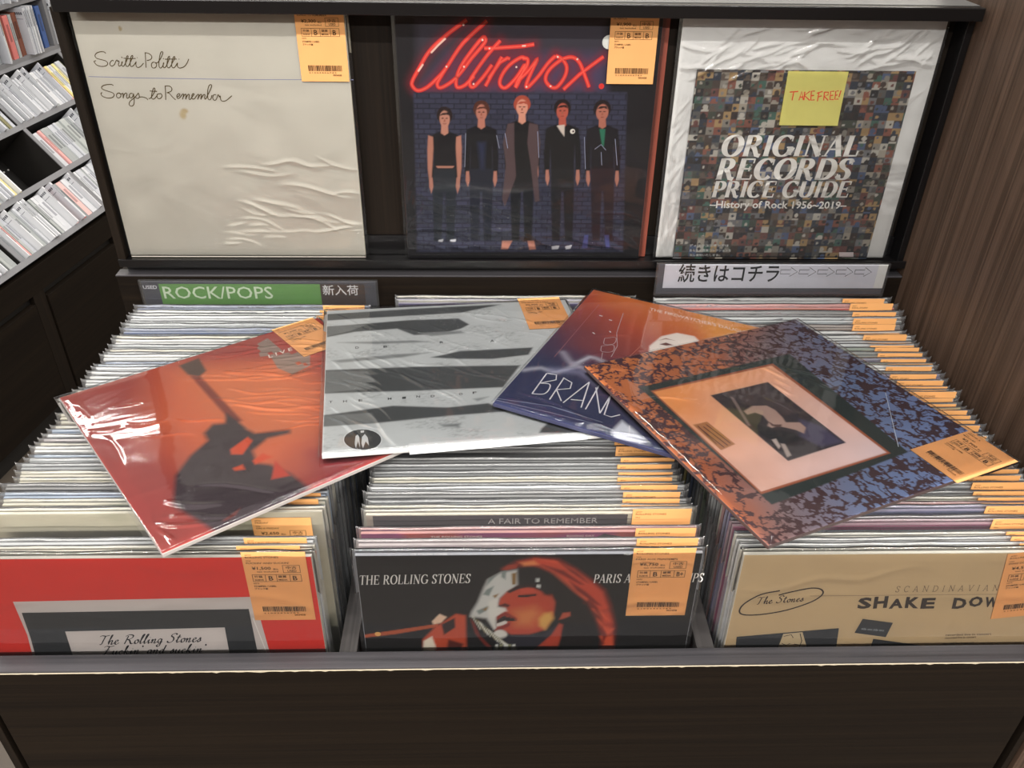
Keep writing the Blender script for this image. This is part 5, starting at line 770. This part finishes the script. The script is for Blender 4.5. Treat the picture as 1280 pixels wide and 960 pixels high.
BINS = {
 'left': (-.3140, [(.5410, 'cream'), (.5510, 'pale grey'), (.5912, 'cream'), (.5990, 'brown'), (.6080, 'cream'), (.6160, 'light blue'), (.6250, 'black'), (.6330, 'grey'), (.6410, 'cream')],
          ['white', 'pale grey', 'cream', 'pale grey', 'light blue', 'white', 'cream', 'grey', 'cream', 'blue', 'white', 'pale grey', 'pinkish grey']),
 'centre': (.0385, [(.5465, 'pinkish grey'), (.5620, 'red'), (.5868, 'cream'), (.5946, 'cream'), (.6036, 'grey'), (.6129, 'dark grey'), (.6211, 'white'), (.6295, 'grey'), (.6392, 'cream'), (.6479, 'grey'), (.6567, 'grey'), (.6660, 'dark grey'), (.6860, 'black')],
            ['grey', 'pale grey', 'white', 'dark grey', 'cream', 'black', 'pale grey', 'blue', 'grey']),
 'right': (.3868, [(.5378, 'white'), (.5445, 'white'), (.5512, 'cream'), (.5588, 'blue'), (.5683, 'magenta'), (.5781, 'pinkish grey'), (.5870, 'purple'), (.5960, 'red'), (.6050, 'cream'), (.6140, 'dark grey')],
           ['pale grey', 'cream', 'green', 'dark green', 'grey', 'white', 'brown', 'purple', 'black', 'blue', 'yellow', 'dark green', 'grey'])}
ARTISTS = ['ROLLING STONES', 'PEAR MONSTERS', 'SOUL STORY', 'NIGHT TRAINS', 'BLUE RIVERS']
for bn, (bx, first, pal) in BINS.items():
    rr = random.Random({'left': 3, 'centre': 8, 'right': 5}[bn]); lst = list(first); y = lst[-1][0] + .0085
    for yy in spaced(y, .992 if bn == 'left' else 1.0015, .0085, rr): lst.append((yy, rr.choice(pal)))
    if bn == 'centre': lst[-1] = (lst[-1][0], 'cream'); lst[-2] = (lst[-2][0], 'purple'); lst[-3] = (lst[-3][0], 'green')
    if bn == 'right': lst[-1] = (lst[-1][0], 'pale grey'); lst[-2] = (lst[-2][0], 'magenta'); lst[-3] = (lst[-3][0], 'red')
    for i, (yt, cn) in enumerate(lst):
        s = .995 if i <= 2 else rr.uniform(.965, .982) if bn == 'left' and yt > .70 else rr.uniform(.975, .996)
        if yt > {'left': .945, 'centre': .988, 'right': .935}[bn]: s = {'left': rr.uniform(.970, .982), 'centre': 1.014, 'right': rr.uniform(.998, 1.022)}[bn]
        x = bx + rr.uniform(-.0020, .0020) * (.4 if s > 1 else 1)
        t = thing('record', '%s-edged record, %s behind the front record of the %s bin' % (cn, ordinal(i + 1), bn), 'record', bin_pose(x, yt, LEAN + rr.uniform(-.001, .001), rr.uniform(-.003, .003), s), G[bn])
        j = link('jacket', JK, None, t); j.color = (*lin(rr.choice(CN[cn])), 1)
        link('plastic_sleeve', rr.choice(FL), None, t)
        ty_ = -.0023 if bn == 'right' and i < 3 else -.0037
        tx = .0950 + rr.uniform(-.005, .004)
        big = bn == 'left' and i == 2
        if big: put_tag(t, .0890, .2200, -.0037, ('FRIDAY', 'ON A FRIDAY', '2,650'))
        else:
            if i % 4 == 2: pt = put_tag(t, tx, .2332 + rr.uniform(-.0015, .0010), ty_, (ARTISTS[0] if i < 6 or rr.random() < .5 else rr.choice(ARTISTS), '', ''), False)
            else: pt = put_tag(t, tx, .2332 + rr.uniform(-.0025, .0010), ty_, (ARTISTS[0] if rr.random() < .6 else rr.choice(ARTISTS), '', ''), False)
        if bn == 'centre' and i in (1, 2):
            k = Ink(); P_ = lambda s_, x_, z_, w_, h_, c_, b_=.0: k.text(text_geo(s_, b_), (x_, z_), (x_ + w_, z_), (x_, z_ + h_), lin(c_))
            if i == 2:
                k.rect(-.1500, .2960, .0940, .3110, lin('3b2a2c')); P_('A FAIR TO REMEMBER', -.0405, .3000, .1060, .0065, 'e6dcd6'); k.rect(-.1500, .262, .0940, .2950, lin('b9a6a2'))
                k.text(serif_geo('THE ROLLING STONES', 1), (-.080, .2860), (.090, .2860), (-.080, .2945), lin('4a3a3c'))
            else:
                P_('THE ROLLING STONES', -.0920, .3065, .0480, .0022, 'e9c9be', .02); P_('BOXING DAY', .0350, .3065, .0260, .0022, 'e9c9be', .02); k.put(np.array([(.055, .295), (.09, .295), (.088, .306), (.07, .310), (.058, .303)]), [(0, 1, 2, 3, 4)], lin('3a1214'))
            me = k.mesh('cover_print', -JT / 2 - .0002); me.materials.append(M['print']); link('cover_print', me, None, j)['kind'] = 'stuff'

# ------------------------------------------------------------------ four records lying across the bins
def loose_pose(k):
    a, b, o = ART['pose_' + k]; return frame(a, b, Vector(o) - frame(a, b, o).to_3x3() @ Vector((0, -.0030, 0)))
G4 = 'records lying loose across the bins'
hero('red', loose_pose('red'), 'red-orange record with a dark guitarist silhouette, lying across the left bin', 'a8423a', 'b4aeaa',
     [(.0, .08, .15, .30, 40, -37, .055, .0012, .0013), (-.14, .03, -.02, .28, 7, -35, .022, .0018, .0008), (-.15, .0, -.06, .05, 5, -35, .03, .002, .0008), (-.155, .02, -.13, .3, 5, 85, .04, .002, .0005)], (.0940, .2290, ('U2', 'UNDER A BLOOD RED SKY', '1,200')), sm=False, group=G4, thick=.0040)
hero('bw', loose_pose('bw'), 'black and white striped record with an oval figure emblem, lying over the centre bin', 'c9cccc', 'd2d2d0',
     [(-.155, .04, -.02, .28, 30, -48, .05, .0012, .0009), (-.05, .12, .15, .30, 16, -38, .09, .0010, .0008), (-.05, .05, .05, .25, 8, 60, .02, .0012, .0009)], (.0930, .2330, ('KEEP IT DARK', 'THE MIND OF A BIRD', '2,900')), group=G4)
hero('brand', loose_pose('brand'), 'navy to orange loose record with thin white line lettering and a pale face', '28305c', '3a3c58',
     [(-.10, .05, .05, .22, 12, 35, .02, .0016, .0007), (-.15, .0, .10, .02, 6, 0, .10, .0014, .0009), (-.12, .05, .10, .2, 6, 70, .05, .0012, .0005)], None, step=.0011, group=G4, thick=.0046, sm=True)
hero('frame', loose_pose('frame'), 'damask-patterned record with a framed picture, lying over the right bin', '6a4a4c', '54403e',
     [(-.15, .0, -.05, .30, 10, 60, .03, .0018, .0006), (-.12, .15, .0, .28, 8, 20, .02, .0016, .0008), (-.15, .0, .10, .012, 4, 2, .12, .0014, .0009)], (.1040, .2260, ('BRAND X', 'MASQUES', '2,700')), step=.0011, group=G4, thick=.0036)

# ------------------------------------------------------------------ compact disc rack beyond the left side
psi, phi = math.radians(10), math.radians(50)
Lv = Vector((math.sin(psi), math.cos(psi), 0)); Nv = Vector((math.cos(psi), -math.sin(psi), 0)); Dv = Nv * math.cos(phi) - UZ * math.sin(phi)
P0 = Vector((-1.4245, 1.5759, .4575)); RM = frame(Lv, -Dv, P0)
rack = thing('cd_rack', 'grey CD rack with slanted cubbies above dark cabinet doors, behind the left bin', 'rack', Matrix.Translation((P0.x, P0.y, FZ)))
def rp(name, mat4, x0, x1, y0, y1, z0, z1, mat, bevel=.0008):
    me = box_mesh(x0, x1, y0, y1, z0, z1, bevel, name); o = link(name, me, M[mat], rack); o.matrix_local = Matrix.Translation((-P0.x, -P0.y, -FZ)) @ mat4; return o
rows = [(-.112, .038), (.038, .200), (.200, .363)]        # local z of the board centres
for z in (-.112, .038, .200, .363): rp('shelf_board', RM, .10, 1.95, .0031, .150, z - .008, z + .008, 'rack_dark'); rp('lit_shelf_edge', RM, .10, 1.95, 0, .003, z - .008, z + .008, 'rack', .0003)  # boards dark; grey front edges have the light they catch painted in
for r_, (z0, z1) in enumerate(rows):
    for x in (.14, .54, .94, 1.34, 1.74):
        rp('divider', RM, x - .007, x + .007, .0035, .150, z0 + .0082, z1 - .0082, 'rack_dark'); rp('lit_divider_edge', RM, x - .007, x + .007, .0005, .0034, z0 + .0082, z1 - .0082, 'rack', .0003)  # divider fronts likewise coloured grey for caught light, sides kept dark
rp('back_board', RM, .10, 1.95, .1505, .160, -.120, .371, 'rack_dark')
k = 0
pegs = bmesh.new()
for i in range(9):
    for z in (.072, .150):
        bmesh.ops.create_icosphere(pegs, subdivisions=1, radius=.0032, matrix=Matrix.Translation((.765 + i * .020, .1495, z)))
me = bpy.data.meshes.new('peg_holes'); pegs.to_mesh(me); pegs.free(); o = link('peg_holes', me, M['board'], rack); o.matrix_local = Matrix.Translation((-P0.x, -P0.y, -FZ)) @ RM; o['kind'] = 'stuff'
VB = frame(Lv, UZ, P0 + Dv * .120 + Nv * .002); zb = VB.translation.z
rp('cabinet_body', VB, .10, 1.95, .022, .030, FZ - zb, -.055, 'rack_dark')
rp('fascia', VB, .10, 1.95, .004, .0215, -.088, -.018, 'dark')
for i, x in enumerate((.14, .548, .955, 1.36)):
    rp('stile', VB, x - .024, x + .024, .006, .0215, FZ - zb, -.0885, 'dark_v')
    rp('cabinet_door', VB, x + .028, x + .379, .002, .0210, FZ - zb + .06, -.112, 'dark')
UBp = P0 - Dv * .363; UB = frame(Lv, UZ, UBp + UZ * .012)
rp('upper_back', UB, .70, 1.95, .1505, .16, -.012, .46, 'rack_dark')
for z in (-.004, .152, .31): rp('upper_shelf', UB, .70, 1.95, .002, .15, z - .007, z + .007, 'rack')
for x in (.94, 1.345, 1.75):
    for z0, z1 in ((.0035, .1445), (.1595, .3025)): rp('post', UB, x - .008, x + .008, .0025, .15, z0, z1, 'rack')

rp('rear_panel', UB, .10, 1.95, .1650, .1800, FZ - UB.translation.z, .46, 'rack_dark')
for x in (.084, 1.951):
    pts = [(0, .46), (.18, .46), (.18, FZ - UB.translation.z), (-.3100, FZ - UB.translation.z), (-.3125, -.39), (-.001, -.012)]
    bm = bmesh.new(); a_ = [bm.verts.new((x, p[0], p[1])) for p in pts]; b_ = [bm.verts.new((x + .015, p[0], p[1])) for p in pts]
    bm.faces.new(a_); bm.faces.new(b_[::-1])
    for i in range(6): bm.faces.new((a_[i], b_[i], b_[(i + 1) % 6], a_[(i + 1) % 6]))
    bmesh.ops.recalc_face_normals(bm, faces=bm.faces[:]); me = bpy.data.meshes.new('end_panel'); bm.to_mesh(me); bm.free(); o = link('end_panel', me, M['dark_v'], rack); o.matrix_local = Matrix.Translation((-P0.x, -P0.y, -FZ)) @ UB
rr = random.Random(21)
CDC = {'white': ('c2c4c8', 'b8bac0', 'cccdd0'), 'clear grey': ('9a9e9e', '8a8e90', 'a8acaa'), 'red': ('b8403c', 'c8706c'), 'olive': ('6b6a50', '57563e', '7c7858'), 'blue': ('4f7ab0', '33528c'), 'pale yellow': ('e0d498', 'd8cc8a'), 'teal': ('5c8a8a', '4c7674'), 'dark': ('2c2c2e', '3a3a3c'), 'tan': ('9a7f5c', 'b0906a'), 'brown': ('6a3a2c', '7c4a38'), 'pink': ('d8a09c', 'e0b4b0')}
cdm, cnt, cb = new_mat('cd_case'); oi = cnt.nodes.new('ShaderNodeObjectInfo'); at = cnt.nodes.new('ShaderNodeAttribute'); at.attribute_name = 'Col'
mx = cnt.nodes.new('ShaderNodeMixRGB'); mx.blend_type = 'MULTIPLY'; mx.inputs[0].default_value = 1; cnt.links.new(oi.outputs['Color'], mx.inputs[1]); cnt.links.new(at.outputs['Color'], mx.inputs[2]); cnt.links.new(mx.outputs[0], cb.inputs['Base Color']); cb.inputs['Roughness'].default_value = .2
def cd_mesh(kind, w):
    """body with the spine groove, tray edge and printed strips; local -y is the spine"""
    bm = bmesh.new(); cl = bm.verts.layers.float_color.new('Col')
    def b_(x0, x1, y0, y1, z0, z1, c):
        n0 = len(bm.verts); r = bmesh.ops.create_cube(bm, size=1); vs = r['verts']
        bmesh.ops.scale(bm, vec=(x1 - x0, y1 - y0, z1 - z0), verts=vs); bmesh.ops.translate(bm, vec=((x0 + x1) / 2, (y0 + y1) / 2, (z0 + z1) / 2), verts=vs)
        for v in vs: v[cl] = (*c, 1)
    if kind == 'case':
        b_(0, w, 0, .118, 0, .125, (1, 1, 1)); b_(w * .12, w * .88, -.0004, 0, .006, .119, (.93, .93, .93)); b_(w * .3, w * .7, -.0007, -.0004, .050, .100, (.5, .5, .52))
        b_(-.0003, 0, .012, .110, .008, .117, (.7, .72, .75)); b_(-.0005, -.0003, .020, .100, .070, .110, (.62, .62, .66))
    else:
        b_(0, w, 0, .118, 0, .137, (1, 1, 1))
        for i in range(6): b_(-.0003, 0, .006 + i * .0065, .0105 + i * .0065, .117, .1245, (.12, .12, .14))
        b_(-.0003, 0, .006, .060, .104, .1055, (.3, .3, .34)); b_(w * .25, w * .75, -.0003, 0, .080, .128, (.3, .3, .32))
    me = bpy.data.meshes.new('cd_' + kind); bm.to_mesh(me); bm.free(); me.materials.append(cdm); return me
CDM = {('case', w): cd_mesh('case', w) for w in (.0095, .012, .022)}; CDM.update({('card', w): cd_mesh('card', w) for w in (.0035, .005)})
def fill_cubby(M4, x0, x1, z, rowname, pal, lean=0.0, gap_at=None, names=('compact_disc', 'index_card')):
    x = x0; n = 0
    while x < x1 - .010:
        if rr.random() < .30 and 'white' in pal: kind, w, cn = 'card', rr.choice((.0035, .005)), 'white'
        else: kind = 'case'; w = rr.choice((.0095, .0095, .012, .012, .022)); cn = rr.choice(pal)
        if x + w > x1: break
        n += 1; nm = names[0] if kind == 'case' else names[1]
        o = bpy.data.objects.new(nm, CDM[(kind, w)]); COL.objects.link(o); o.color = (*lin(rr.choice(CDC[cn])), 1)
        out = rr.uniform(.004, .012) if kind == 'case' else rr.uniform(-.020, -.006)
        o.matrix_world = M4 @ Matrix.Translation((x, out, z)) @ Matrix.Diagonal((1, 1, .95 if kind == 'card' and z < 0 else 1, 1))
        o['label'] = '%s %s, %s from the near end of %s' % (cn, 'disc case' if kind == 'case' else 'index card', ordinal(n), rowname); o['category'] = 'CD' if kind == 'case' else 'index card'; o['group'] = 'discs and cards in ' + rowname
        x += w + rr.uniform(.0008, .0035)
MIX = ['white', 'white', 'clear grey', 'clear grey', 'white', 'clear grey', 'white', 'pink', 'teal', 'white', 'clear grey', 'red']
fill_cubby(RM, .80, .932, .2084, 'the near top cubby', ['clear grey', 'olive', 'white', 'white'])
fill_cubby(RM, .948, 1.332, .2084, 'the second top cubby', ['white', 'white', 'clear grey', 'olive', 'white', 'clear grey', 'white', 'pink', 'pale yellow'])
fill_cubby(RM, 1.348, 1.55, .2084, 'the far top cubby', MIX)
fill_cubby(RM, .548, .745, .0464, 'the near middle cubby', ['white', 'clear grey', 'white', 'pale yellow'])
fill_cubby(RM, .955, 1.332, .0464, 'the far middle cubby', ['white', 'white', 'clear grey', 'clear grey', 'white', 'pink'])
fill_cubby(RM, .30, .532, -.1036, 'the near bottom cubby', ['white', 'pink', 'clear grey'])
fill_cubby(RM, .548, .930, -.1036, 'the second bottom cubby', MIX)
fill_cubby(RM, .955, 1.30, -.1036, 'the far bottom cubby', ['white', 'clear grey', 'white'])
fill_cubby(UB, .96, 1.285, .0032, 'the upright shelf', ['tan', 'brown', 'olive', 'olive', 'clear grey', 'red', 'white'])
fill_cubby(UB, 1.296, 1.334, .0032, 'the blue end of the upright shelf', ['blue', 'blue', 'pale yellow'])
fill_cubby(UB, 1.356, 1.50, .0032, 'the shelf beyond the grey post', ['white', 'clear grey'])
fill_cubby(UB, .96, 1.334, .1592, 'the topmost shelf', ['clear grey', 'dark', 'blue', 'white', 'tan'])
